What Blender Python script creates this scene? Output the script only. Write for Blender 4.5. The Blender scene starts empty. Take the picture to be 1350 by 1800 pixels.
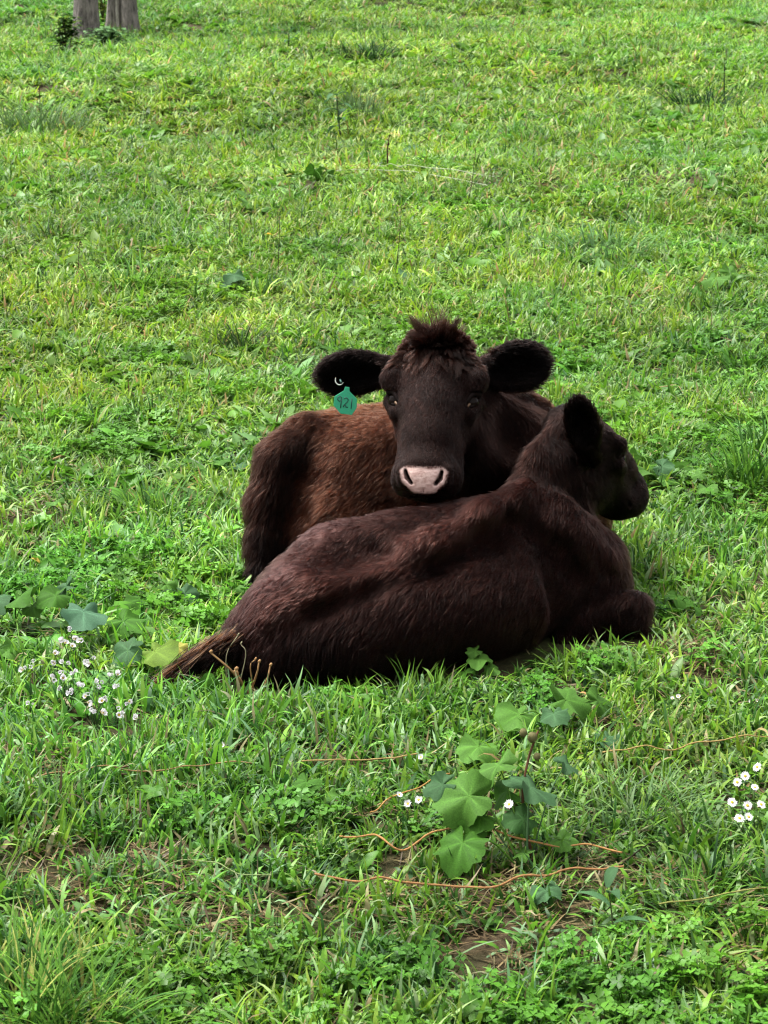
import bpy, math, os
import numpy as np
from mathutils import Vector, Matrix

rng = np.random.default_rng(921)
scene = bpy.context.scene
COL = scene.collection

# ------------------------------------------------------------------ camera
FPX, CX, CY = 3900.0, 675.0, 900.0           # focal length and centre in photo pixels (1350 x 1800)
SLOPE = math.tan(math.radians(5.0))          # the pasture climbs away from the viewer
CAM_Z = 2.194
PITCH = math.atan(1159.0 / FPX) - math.radians(5.0)
cam_data = bpy.data.cameras.new("camera")
cam = bpy.data.objects.new("camera", cam_data)
COL.objects.link(cam)
cam.location = (0, 0, CAM_Z)
cam.rotation_euler = (math.pi / 2 - PITCH, 0, 0)
cam_data.sensor_fit = 'VERTICAL'
cam_data.sensor_height = 24.0
cam_data.lens = 24.0 * FPX / 1800.0
cam_data.clip_start = 0.1
cam_data.clip_end = 2000
cam_data.dof.use_dof = True
cam_data.dof.focus_distance = 6.4
cam_data.dof.aperture_fstop = 9.0
scene.camera = cam

# ------------------------------------------------------------------ light (overcast)
world = bpy.data.worlds.new("World")
scene.world = world
world.use_nodes = True
wn = world.node_tree
bgn = wn.nodes["Background"]
sky = wn.nodes.new("ShaderNodeTexSky")
sky.sky_type = 'NISHITA'
sky.sun_disc = False
SUN_ELEV, SUN_ROT = math.radians(66), math.radians(-70)   # high, on the left
sky.sun_elevation = SUN_ELEV
sky.sun_rotation = SUN_ROT
sky.air_density = 1.0
sky.dust_density = 4.0
sky.ozone_density = 1.0
hsv = wn.nodes.new("ShaderNodeHueSaturation")             # cloud cover greys the blue out
hsv.inputs["Saturation"].default_value = 0.12
wn.links.new(sky.outputs[0], hsv.inputs["Color"])
wn.links.new(hsv.outputs[0], bgn.inputs["Color"])
bgn.inputs["Strength"].default_value = 0.085
sun_data = bpy.data.lights.new("sun", 'SUN')
sun_data.energy = 1.5
sun_data.angle = math.radians(22)
sun_data.color = (1.0, 0.97, 0.92)
sun = bpy.data.objects.new("sun", sun_data)
COL.objects.link(sun)
sd = Vector((math.sin(SUN_ROT) * math.cos(SUN_ELEV), math.cos(SUN_ROT) * math.cos(SUN_ELEV), math.sin(SUN_ELEV)))
sun.rotation_euler = (-sd).to_track_quat('-Z', 'Y').to_euler()
sun.location = (-3, 6, 12)
scene.view_settings.view_transform = 'Standard'
scene.view_settings.look = 'None'
scene.view_settings.gamma = 1.0
scene.view_settings.exposure = 2.42
scene.cycles.use_denoising = True
scene.cycles.filter_width = 1.15
scene.cycles.max_bounces = 6
scene.cycles.transparent_max_bounces = 8

# ------------------------------------------------------------------ helpers
CP, SP_ = math.cos(PITCH), math.sin(PITCH)
C_FWD = np.array([0, CP, -SP_]); C_UP = np.array([0, SP_, CP]); C_RIGHT = np.array([1.0, 0, 0])
CAM = np.array([0, 0, CAM_Z])

def at(px, py, d):
    """World point seen at photo pixel (px, py) at distance d along the view axis."""
    return CAM + C_RIGHT * ((px - CX) * d / FPX) - C_UP * ((py - CY) * d / FPX) + C_FWD * d

def cv(r, u, t):
    """Direction from (right, up, towards the viewer) components."""
    v = C_RIGHT * r + C_UP * u - C_FWD * t
    return v / np.linalg.norm(v)

def nrm(v):
    v = np.asarray(v, float)
    return v / (np.linalg.norm(v, axis=-1, keepdims=True) + 1e-12)

def vnoise(P, scale, seed=0):
    """Smooth value noise in 0..1 for an (n,3) or (n,2) array."""
    P = np.asarray(P, float)
    if P.shape[1] == 2:
        P = np.c_[P, np.zeros(len(P))]
    Q = P / scale + 1000.0 + seed * 17.31
    i = np.floor(Q).astype(np.int64); f = Q - i
    f = f * f * (3 - 2 * f)
    def h(a, b, c):
        n = (a * 374761393 + b * 668265263 + c * 2147483647 + seed * 974711) & 0xFFFFFFFF
        n = ((n ^ (n >> 13)) * 1274126177) & 0xFFFFFFFF
        return ((n ^ (n >> 16)) & 0xFFFFFF) / float(0xFFFFFF)
    r = 0
    for dx in (0, 1):
        for dy in (0, 1):
            for dz in (0, 1):
                w = (f[:, 0] if dx else 1 - f[:, 0]) * (f[:, 1] if dy else 1 - f[:, 1]) * (f[:, 2] if dz else 1 - f[:, 2])
                r = r + w * h(i[:, 0] + dx, i[:, 1] + dy, i[:, 2] + dz)
    return r

def fbm(P, scale, seed=0, octs=3):
    r, a, t = 0, 1.0, 0
    for o in range(octs):
        r = r + a * vnoise(P, scale / 2 ** o, seed + o * 5); t += a; a *= 0.5
    return r / t

def mesh_obj(name, V, F, mat=None, parent=None, smooth=True, edges=()):
    me = bpy.data.meshes.new(name)
    me.from_pydata([tuple(map(float, v)) for v in V], list(edges), [tuple(map(int, f)) for f in F])
    if smooth:
        me.polygons.foreach_set("use_smooth", [True] * len(me.polygons))
    if mat: me.materials.append(mat)
    me.update()
    o = bpy.data.objects.new(name, me); COL.objects.link(o)
    if parent is not None: adopt(o, parent)
    return o

def world_of(o):
    m = o.matrix_parent_inverse @ o.matrix_basis
    return m if o.parent is None else world_of(o.parent) @ m

def adopt(o, parent):
    """Parent while keeping the mesh where it was built."""
    o.parent = parent
    o.matrix_parent_inverse = world_of(parent).inverted()

def tag(o, label=None, cat=None, group=None, kind=None):
    if label: o["label"] = label
    if cat: o["category"] = cat
    if group: o["group"] = group
    if kind: o["kind"] = kind
    return o

def empty(name, loc, label=None, cat=None, group=None):
    o = bpy.data.objects.new(name, None); COL.objects.link(o)
    o.empty_display_size = 0.1
    o.location = tuple(float(c) for c in loc)
    return tag(o, label, cat, group)

def new_mat(name):
    m = bpy.data.materials.new(name); m.use_nodes = True
    nt = m.node_tree
    return m, nt, nt.nodes["Principled BSDF"]

def tube(path, radii, n=6, cap=True):
    """Vertices and faces of a tapered tube along a path."""
    P = np.asarray(path, float); R = np.broadcast_to(np.asarray(radii, float), (len(P),))
    T = nrm(np.gradient(P, axis=0))
    ref = np.array([0.31, 0.17, 0.93]); 
    V, F = [], []
    for i in range(len(P)):
        u = nrm(np.cross(T[i], ref)) if abs(np.dot(T[i], ref)) < .97 else nrm(np.cross(T[i], [1, 0, 0]))
        w = np.cross(T[i], u)
        for k in range(n):
            a = 2 * math.pi * k / n
            V.append(P[i] + R[i] * (math.cos(a) * u + math.sin(a) * w))
    for i in range(len(P) - 1):
        for k in range(n):
            k2 = (k + 1) % n
            F.append((i * n + k, i * n + k2, (i + 1) * n + k2, (i + 1) * n + k))
    if cap:
        F.append(tuple(range(n))[::-1]); F.append(tuple((len(P) - 1) * n + k for k in range(n)))
    return V, F

def spline(pts, n):
    """Catmull-Rom through the points."""
    P = np.asarray(pts, float)
    P = np.vstack([2 * P[0] - P[1], P, 2 * P[-1] - P[-2]])
    out = []
    m = len(P) - 3
    for t in np.linspace(0, m - 1e-6, n):
        i = int(t); u = t - i
        a, b, c, d = P[i:i + 4]
        out.append(0.5 * ((2 * b) + (c - a) * u + (2 * a - 5 * b + 4 * c - d) * u * u + (3 * b - a - 3 * c + d) * u ** 3))
    return np.array(out)

# ------------------------------------------------------------------ ground height
def ground_h(x, y):
    x = np.asarray(x, float); y = np.asarray(y, float)
    far = np.clip((y - 9) / 10, 0, 1)
    z = SLOPE * y
    z = z + 0.012 * np.sin(x * 2.1 + y * 1.3) * np.sin(y * 1.9 - 0.6 * x) + 0.006 * np.sin(x * 5.3 + 1) * np.sin(y * 4.1)
    z = z + far * (0.10 * np.sin(0.55 * y - 0.35 * x + 0.7) + 0.05 * np.sin(1.3 * y + 0.5 * x))
    crest = np.clip(y - 60, 0, None)
    return z - 0.0007 * crest ** 2 * (crest < 80) - (crest >= 80) * (0.0007 * 6400 + 0.112 * (crest - 80))

def on_ground(px, py):
    """The pasture point seen at a photo pixel."""
    ray = C_RIGHT * ((px - CX) / FPX) - C_UP * ((py - CY) / FPX) + C_FWD
    d = 3.0
    for _ in range(400):
        p = CAM + ray * d
        g = p[2] - float(ground_h(p[0], p[1]))
        if g < 1e-4: break
        d += max(g * 1.2, 1e-3)
    return p

# ------------------------------------------------------------------ implicit-surface modeller (animal bodies)
class Blob:
    """A body modelled as smoothly joined rounded limbs; each piece knows its hair."""
    def __init__(self, lo, hi, h):
        self.lo = np.array(lo, float); self.h = h
        self.n = np.ceil((np.array(hi) - self.lo) / h).astype(int) + 1
        self.F = np.full(self.n, 1.0, np.float32)
        self.prims = []
    def _window(self, lo, hi):
        a = np.clip(np.floor((lo - self.lo) / self.h).astype(int), 0, self.n)
        b = np.clip(np.ceil((hi - self.lo) / self.h).astype(int) + 1, 0, self.n)
        ax = [self.lo[i] + self.h * np.arange(a[i], b[i]) for i in range(3)]
        X = np.meshgrid(*ax, indexing='ij')
        return tuple(slice(a[i], b[i]) for i in range(3)), X
    @staticmethod
    def d_cap(X, p0, r0, p1, r1):
        b = p1 - p0; L = float(b @ b) + 1e-12
        t = sum((X[i] - p0[i]) * b[i] for i in range(3)) / L
        t = np.clip(t, 0, 1)
        return np.sqrt(sum((X[i] - p0[i] - t * b[i]) ** 2 for i in range(3))) - (r0 + (r1 - r0) * t)
    @staticmethod
    def d_ell(X, c, r, B):
        q = [sum((X[i] - c[i]) * B[k][i] for i in range(3)) for k in range(3)]
        k0 = np.sqrt(sum((q[k] / r[k]) ** 2 for k in range(3)))
        k1 = np.sqrt(sum((q[k] / r[k] ** 2) ** 2 for k in range(3))) + 1e-9
        return k0 * (k0 - 1) / k1
    def _join(self, sl, d, k, carve=False):
        a = self.F[sl]
        if carve:
            d = -d
            hh = np.clip(0.5 - 0.5 * (a - d) / k, 0, 1)   # smooth max
            self.F[sl] = (a * (1 - hh) + d * hh + k * hh * (1 - hh)).astype(np.float32)
        else:
            hh = np.clip(0.5 + 0.5 * (a - d) / k, 0, 1)   # smooth min
            self.F[sl] = (a * (1 - hh) + d * hh - k * hh * (1 - hh)).astype(np.float32)
    def cap(self, p0, r0, p1, r1, k=0.03, carve=False, **meta):
        p0, p1 = np.asarray(p0, float), np.asarray(p1, float)
        m = max(r0, r1) + k + 0.02
        sl, X = self._window(np.minimum(p0, p1) - m, np.maximum(p0, p1) + m)
        if X[0].size: self._join(sl, self.d_cap(X, p0, r0, p1, r1), k, carve)
        if not carve: self.prims.append(('cap', (p0, r0, p1, r1), meta))
    def chain(self, pts, k=0.03, carve=False, **meta):
        """pts: (point, radius) list"""
        for (a, ra), (b, rb) in zip(pts[:-1], pts[1:]):
            self.cap(a, ra, b, rb, k, carve, **meta)
    def ell(self, c, r, B=np.eye(3), k=0.03, carve=False, **meta):
        c = np.asarray(c, float); m = max(r) + k + 0.02
        sl, X = self._window(c - m, c + m)
        if X[0].size: self._join(sl, self.d_ell(X, c, r, B), k, carve)
        if not carve: self.prims.append(('ell', (c, r, B), meta))
    def dist(self, P):
        P = np.asarray(P, float)
        u = (P - self.lo) / self.h
        ok = np.all((u >= 0) & (u < self.n - 1.001), axis=1)
        out = np.full(len(P), 1.0)
        u = u[ok]; i = u.astype(int); f = u - i
        v = 0
        for dx in (0, 1):
            for dy in (0, 1):
                for dz in (0, 1):
                    w = np.abs(1 - dx - f[:, 0]) * np.abs(1 - dy - f[:, 1]) * np.abs(1 - dz - f[:, 2])
                    v = v + w * self.F[i[:, 0] + dx, i[:, 1] + dy, i[:, 2] + dz]
        out[ok] = v
        return out
    def fields(self, P):
        """Blend the pieces' hair data at surface points."""
        X = [P[:, 0], P[:, 1], P[:, 2]]
        W = 0; flow = np.zeros((len(P), 3)); ln = np.zeros(len(P)); col = np.zeros((len(P), 3)); lift = np.zeros(len(P))
        D = [self.d_cap(X, *a) if t == 'cap' else self.d_ell(X, *a) for t, a, m in self.prims]
        D = np.array(D); D -= D.min(0)
        for (t, a, m), d in zip(self.prims, D):
            w = np.exp(-(d / m.get('sig', 0.02)) ** 1.0)
            W = W + w
            flow += w[:, None] * np.asarray(m.get('flow', (0, 0, -1.0)))
            ln += w * m.get('len', 0.02); lift += w * m.get('lift', 0.3)
            col += w[:, None] * np.asarray(m.get('col', (0.02, 0.01, 0.008)))
        return flow / W[:, None], ln / W, col / W[:, None], lift / W
    def mesh(self):
        """Surface nets."""
        F = self.F; S = F < 0
        nx, ny, nz = F.shape
        cnt = np.zeros((nx - 1, ny - 1, nz - 1), np.int8)
        for dx in (0, 1):
            for dy in (0, 1):
                for dz in (0, 1):
                    cnt += S[dx:nx - 1 + dx, dy:ny - 1 + dy, dz:nz - 1 + dz]
        act = np.argwhere((cnt > 0) & (cnt < 8))
        idx = np.full(cnt.shape, -1, np.int32)
        idx[act[:, 0], act[:, 1], act[:, 2]] = np.arange(len(act))
        acc = np.zeros((len(act), 3)); num = np.zeros(len(act))
        corners = [(a, b, c) for a in (0, 1) for b in (0, 1) for c in (0, 1)]
        for c0 in corners:
            for ax in range(3):
                if c0[ax]: continue
                c1 = list(c0); c1[ax] = 1
                f0 = F[act[:, 0] + c0[0], act[:, 1] + c0[1], act[:, 2] + c0[2]]
                f1 = F[act[:, 0] + c1[0], act[:, 1] + c1[1], act[:, 2] + c1[2]]
                m = (f0 < 0) != (f1 < 0)
                t = np.where(m, f0 / np.where(m, f0 - f1, 1), 0)
                p = np.tile(np.array(c0, float), (len(act), 1)); p[:, ax] += t
                acc += p * m[:, None]; num += m
        V = (act + acc / num[:, None]) * self.h + self.lo
        quads = []
        for ax in range(3):
            a1, a2 = (ax + 1) % 3, (ax + 2) % 3
            s0 = [slice(None)] * 3; s1 = [slice(None)] * 3
            s0[ax] = slice(0, -1); s1[ax] = slice(1, None)
            ch = S[tuple(s0)] != S[tuple(s1)]
            e = np.argwhere(ch)
            e = e[(e[:, a1] > 0) & (e[:, a2] > 0) & (e[:, a1] < F.shape[a1] - 1) & (e[:, a2] < F.shape[a2] - 1)]
            q = []
            for o1, o2 in ((-1, -1), (0, -1), (0, 0), (-1, 0)):
                c = e.copy(); c[:, a1] += o1; c[:, a2] += o2
                q.append(idx[c[:, 0], c[:, 1], c[:, 2]])
            q = np.array(q).T
            neg = S[e[:, 0], e[:, 1], e[:, 2]]
            q[~neg] = q[~neg][:, ::-1]
            quads.append(q)
        Q = np.vstack(quads); Q = Q[(Q >= 0).all(1)]
        u = (V - self.lo) / self.h
        e = 0.6 * self.h
        G = np.array([self.dist(V + e * np.eye(3)[i]) - self.dist(V - e * np.eye(3)[i]) for i in range(3)]).T
        return V, Q, nrm(G)

# ------------------------------------------------------------------ cattle
DARK = (0.034, 0.0125, 0.0095)
FACE = (0.030, 0.0128, 0.0098)
RED = (0.092, 0.032, 0.017)
AUBURN = (0.150, 0.048, 0.017)
BLACK = (0.007, 0.004, 0.0035)

def head_frame(nose, fwd, up, s):
    f = nrm(fwd); l = nrm(np.cross(up, f)); u = np.cross(f, l)
    o = nose - 0.455 * s * f + 0.055 * s * u
    B = np.array([f, l, u])
    return o, B, s

def build_head(b, fr, ears, col=FACE, pad=1.0):
    o, B, s = fr
    f, l, u = B
    T = lambda x, y, z: o + s * (x * f + y * l + z * u)
    m = dict(flow=f * 0.9 - u * 0.15, len=0.012, lift=0.12, col=col, sig=0.015)
    E = lambda x, y, z, rx, ry, rz, k=0.03, **q: b.ell(T(x, y, z), (rx * s, ry * s, rz * s), B, k * s, **(m if not q.get('carve') else {}), **q)
    Cc = lambda pts, k=0.03, **q: b.chain([(T(*p[:3]), p[3] * s) for p in pts], k * s, **(m if not q.get('carve') else {}), **q)
    E(0.060, 0, -0.075, 0.095, 0.110, 0.085)                        # cranium
    E(0.010, 0, -0.045, 0.050, 0.088, 0.058)                        # poll
    E(0.125, 0, -0.070, 0.100, 0.113, 0.070)                        # forehead plate
    for sg in (1, -1):
        bw = 1.0 if pad > 0.9 else 0.70
        Cc([(0.080, sg * 0.096, -0.036, 0.024 * bw), (0.115, sg * 0.111, -0.039, 0.026 * bw), (0.142, sg * 0.110, -0.045, 0.020 * bw)], 0.022)  # brow
        E(0.135, sg * 0.062, -0.155, 0.105, 0.045, 0.090, 0.05)     # cheek
        Cc([(0.205, sg * 0.072, -0.105, 0.022), (0.285, sg * 0.058, -0.118, 0.018)], 0.04)   # facial crest
    Cc([(0.14, 0, -0.062, 0.080), (0.22, 0, -0.058, 0.068), (0.30, 0, -0.061, 0.061), (0.385, 0, -0.068, 0.057)], 0.04)  # bridge
    Cc([(0.05, 0, -0.185, 0.078), (0.16, 0, -0.180, 0.070), (0.28, 0, -0.140, 0.058), (0.37, 0, -0.125, 0.045)], 0.05)  # jaw
    E(0.395, 0, -0.088, 0.058, 0.082, 0.062, 0.03)                  # muzzle
    for sg in (1, -1):
        E(0.396, sg * 0.052, -0.112, 0.045, 0.036, 0.046, 0.025)    # upper lip
        E(0.350, sg * 0.062, -0.135, 0.050, 0.026, 0.032, 0.03)     # lip corner
    pn = np.array([0.74, 0, 0.67]); pt = np.array([-0.67, 0, 0.74]); pc = np.array([0.428, 0, -0.056])
    W = lambda v: v[0] * f + v[1] * l + v[2] * u
    Bp = np.array([W(pn), l, W(pt)])
    q = lambda y, t, d=0.0: tuple(pc + np.array([0, y, 0]) + pt * t + pn * d)
    b.ell(T(*pc), (0.026 * s * pad, 0.056 * s, 0.046 * s * pad), Bp, 0.018 * s, **m)     # nose pad
    if pad < 0.9: E(0.418, 0, -0.098, 0.034, 0.066, 0.052, 0.02)
    E(0.372, 0, -0.158, 0.052, 0.055, 0.030, 0.025)                 # chin
    for sg in (1, -1):
        if pad > 0.9: Cc([(*q(sg * 0.055, 0.014, -0.003), 0.015), (*q(sg * 0.052, -0.014, -0.003), 0.016)], 0.014)                   # nostril wing
        Cc([(0.452, 0, -0.122, 0.005), (0.425, sg * 0.058, -0.136, 0.005), (0.33, sg * 0.082, -0.142, 0.005)], 0.012, carve=True)   # mouth
        if pad > 0.9:
            for dep in (0.022, 0.012, 0.002):
                Cc([(*q(sg * 0.031, -0.016, dep), 0.0055), (*q(sg * 0.041, -0.003, dep - 0.002), 0.0062), (*q(sg * 0.046, 0.014, dep - 0.005), 0.0045)], 0.004, carve=True)   # nostril
        E(0.168, sg * 0.116, -0.054, 0.030, 0.024, 0.019, 0.012, carve=True)
        Cc([(0.155, sg * 0.117, -0.086, 0.016), (0.200, sg * 0.098, -0.078, 0.014)], 0.02)                              # lower lid pouch                                        # eye socket
    Cc([(*q(0, -0.030, 0.020), 0.002), (0.446, 0, -0.118, 0.003)], 0.008, carve=True)                                 # lip cleft
    for e in ears:
        build_ear(b, *e)

def build_ear(b, base, tip, normal, half_w, col):
    base, tip = np.asarray(base), np.asarray(tip)
    ax = nrm(tip - base); n = nrm(np.asarray(normal) - ax * np.dot(normal, ax)); w = np.cross(n, ax)
    L = np.linalg.norm(tip - base)
    B = np.array([ax, w, n])
    m = dict(flow=ax, len=0.028, lift=0.35, col=col, sig=0.01)
    c = base + ax * L * 0.56
    b.ell(c - n * 0.006, (L * 0.46, half_w, 0.024), B, 0.02, **m)
    b.cap(base - ax * 0.02, half_w * 0.50, base + ax * L * 0.3, half_w * 0.62, 0.03, **m)
    b.ell(c + n * 0.020 - ax * L * 0.04, (L * 0.40, half_w * 0.76, 0.026), B, 0.015, carve=True)
    b.cap(base + ax * L * 0.12 + n * 0.02, half_w * 0.22, base + ax * L * 0.5 + n * 0.03, half_w * 0.4, 0.02, carve=True)

def G(p):      # height of the pasture under a point
    return float(ground_h(p[0], p[1]))

# ---- the heifer in front: lies facing away to the right, back rolled towards the viewer
B_FWD = nrm(at(960, 985, 6.55) - at(540, 1085, 6.25))
B_TAILWARD = -B_FWD
def make_front_body(h):
    P = np.array([at(x, y, d) for x in (250, 1180) for y in (660, 1250) for d in (5.95, 7.15)])
    b = Blob(P.min(0), P.max(0), h)
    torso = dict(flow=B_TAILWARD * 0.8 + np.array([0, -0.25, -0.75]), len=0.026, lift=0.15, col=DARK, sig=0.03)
    top = dict(flow=B_TAILWARD * 0.9 + np.array([0.1, 0.25, 0.1]), len=0.020, lift=0.16, col=(0.080, 0.034, 0.030), sig=0.02)  # reddish upper coat, made paler with the sky sheen put into its colour
    b.chain([(at(492, 1112, 6.20), .150), (at(560, 1080, 6.27), .188), (at(650, 1048, 6.34), .212), (at(745, 1034, 6.40), .224),
             (at(850, 1012, 6.47), .222), (at(945, 985, 6.54), .205), (at(1010, 1005, 6.60), .165)], 0.07, **torso)
    # upper (left) flank and hip, turned to the sky
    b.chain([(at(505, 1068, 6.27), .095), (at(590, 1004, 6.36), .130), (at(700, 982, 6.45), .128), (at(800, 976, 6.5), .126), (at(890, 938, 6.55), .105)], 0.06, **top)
    # backbone ridge from tail head to withers
    ridge = dict(flow=B_TAILWARD + np.array([0, -0.3, -0.25]), len=0.028, lift=0.22, col=(0.076, 0.028, 0.021), sig=0.015)  # redder hair along the spine, some of the sheen coloured in
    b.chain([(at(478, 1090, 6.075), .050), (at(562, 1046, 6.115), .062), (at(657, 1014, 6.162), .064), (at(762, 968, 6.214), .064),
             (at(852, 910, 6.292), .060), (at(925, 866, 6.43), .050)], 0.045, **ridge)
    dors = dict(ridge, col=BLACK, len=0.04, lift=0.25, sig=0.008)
    b.chain([(at(560, 1080, 6.075), .020), (at(660, 1046, 6.115), .022), (at(765, 1002, 6.165), .022), (at(855, 940, 6.245), .022), (at(915, 880, 6.37), .03)], 0.05, **dors)
    # hollow below the backbone
    b.chain([(at(560, 1090, 6.070), .018), (at(660, 1056, 6.100), .022), (at(770, 1012, 6.150), .022), (at(860, 950, 6.234), .020), (at(900, 914, 6.302), .014)], 0.045, carve=True)
    # hook bone and the hollow of the flank in front of it
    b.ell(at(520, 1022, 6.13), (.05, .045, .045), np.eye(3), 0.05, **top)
    b.ell(at(622, 966, 6.145), (.085, .05, .035), np.array([B_FWD, nrm(np.cross([0, 0, 1.], B_FWD)), [0, 0, 1.]]), 0.07, carve=True)
    # rear: pin bone, buttock and thigh
    dark = dict(flow=np.array([0.1, -0.3, -1.0]), len=0.045, lift=0.25, col=BLACK, sig=0.02)
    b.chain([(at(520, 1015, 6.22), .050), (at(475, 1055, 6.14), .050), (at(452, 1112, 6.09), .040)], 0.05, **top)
    b.chain([(at(440, 1120, 6.17), .075), (at(452, 1165, 6.13), .075)], 0.05, **dark)
    b.ell(at(575, 1140, 6.17), (.20, .13, .12), np.array([B_FWD, nrm(np.cross([0, 0, 1.], B_FWD)), [0, 0, 1.]]), 0.06, **dark)
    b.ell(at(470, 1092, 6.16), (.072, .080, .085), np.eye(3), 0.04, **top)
    b.ell(at(468, 1165, 6.13), (.085, .080, .075), np.eye(3), 0.04, **dark)
    # folded hind leg tucked under the belly
    b.chain([(at(560, 1160, 6.17), .085), (at(680, 1135, 6.25), .070), (at(560, 1180, 6.16), .038)], 0.04, **dark)
    b.chain([(at(500, 1165, 6.13), .080), (at(620, 1130, 6.16), .11), (at(720, 1098, 6.21), .135), (at(830, 1075, 6.27), .135), (at(920, 1065, 6.33), .12)], 0.08, **dict(torso, col=DARK))
    # withers and shoulder
    sh = dict(flow=np.array([-0.35, -0.2, -1.0]), len=0.028, lift=0.2, col=(0.034, 0.0145, 0.0115), sig=0.02)
    b.chain([(at(925, 885, 6.52), .075), (at(985, 925, 6.50), .085), (at(1050, 985, 6.52), .080), (at(1062, 1040, 6.50), .080)], 0.05, **sh)
    b.chain([(at(1062, 1030, 6.52), .080), (at(1020, 1095, 6.47), .075), (at(1000, 1115, 6.46), .06)], 0.04, **sh)
    b.chain([(at(1020, 1030, 6.65), .14), (at(1040, 1070, 6.62), .09)], 0.05, **sh)
    # edge of the shoulder blade and the pocket behind it
    b.chain([(at(948, 893, 6.44), .035), (at(1010, 935, 6.42), .038), (at(1068, 985, 6.45), .040)], 0.03, **dict(sh, col=(0.052, 0.020, 0.015)))
    b.chain([(at(945, 935, 6.335), .022), (at(985, 965, 6.345), .024), (at(1015, 1010, 6.375), .024)], 0.045, carve=True)
    # folded fore leg: forearm, knee, cannon and hoof under the chest
    b.chain([(at(1010, 1098, 6.46), .062), (at(1078, 1074, 6.44), .058), (at(1116, 1066, 6.44), .056)], 0.022, **sh)
    b.chain([(at(1116, 1068, 6.44), .055), (at(1120, 1092, 6.43), .046), (at(1040, 1122, 6.43), .028), (at(985, 1130, 6.42), .03)], 0.02, **sh)
    # crease between ribs and upper arm
    b.chain([(at(968, 975, 6.295), .022), (at(992, 1040, 6.300), .040), (at(985, 1110, 6.325), .040)], 0.05, carve=True)
    # neck
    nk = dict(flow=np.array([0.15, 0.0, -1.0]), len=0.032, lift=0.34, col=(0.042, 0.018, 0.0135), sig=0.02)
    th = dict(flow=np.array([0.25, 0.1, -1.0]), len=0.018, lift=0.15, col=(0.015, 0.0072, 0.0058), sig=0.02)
    b.chain([(at(940, 895, 6.55), .105), (at(962, 835, 6.58), .086), (at(990, 785, 6.61), .072)], 0.04, **nk)
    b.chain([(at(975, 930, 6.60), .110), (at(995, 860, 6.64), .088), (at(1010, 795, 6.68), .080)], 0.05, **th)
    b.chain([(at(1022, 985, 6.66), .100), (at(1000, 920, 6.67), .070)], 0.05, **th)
    # crest ridge running down the neck to the withers
    b.chain([(at(972, 762, 6.58), .028), (at(944, 808, 6.55), .034), (at(925, 850, 6.52), .04)], 0.05, **nk)
    # tail
    tl = dict(flow=nrm(at(330, 1190, 6.06) - at(420, 1130, 6.1)), len=0.06, lift=0.12, col=BLACK, sig=0.01)
    b.chain([(at(445, 1118, 6.12), .036), (at(412, 1142, 6.09), .034), (at(378, 1152, 6.06), .033), (at(340, 1168, 6.035), .028), (at(305, 1188, 6.02), .014)], 0.015, **tl)
    b.F += 0.013        # the coat stands off the skin
    fr = head_frame(at(1118, 864, 6.92), cv(0.52, -0.44, -0.73), cv(0.36, 0.92, -0.1), 0.98)
    ear = (at(1034, 796, 6.50), at(1014, 702, 6.47), cv(-0.05, -0.15, 1.0), .047, BLACK)
    ear2 = (at(1040, 785, 6.86), at(1046, 775, 7.00), cv(0.5, 0.1, -0.8), .05, BLACK)
    build_head(b, fr, [ear, ear2], col=(0.018, 0.0086, 0.0068), pad=0.6)
    b.chain([(at(1000, 838, 6.475), .020), (at(1022, 885, 6.50), .026), (at(1040, 925, 6.53), .022)], 0.04, carve=True)   # throat behind the jaw
    return b, fr

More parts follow.
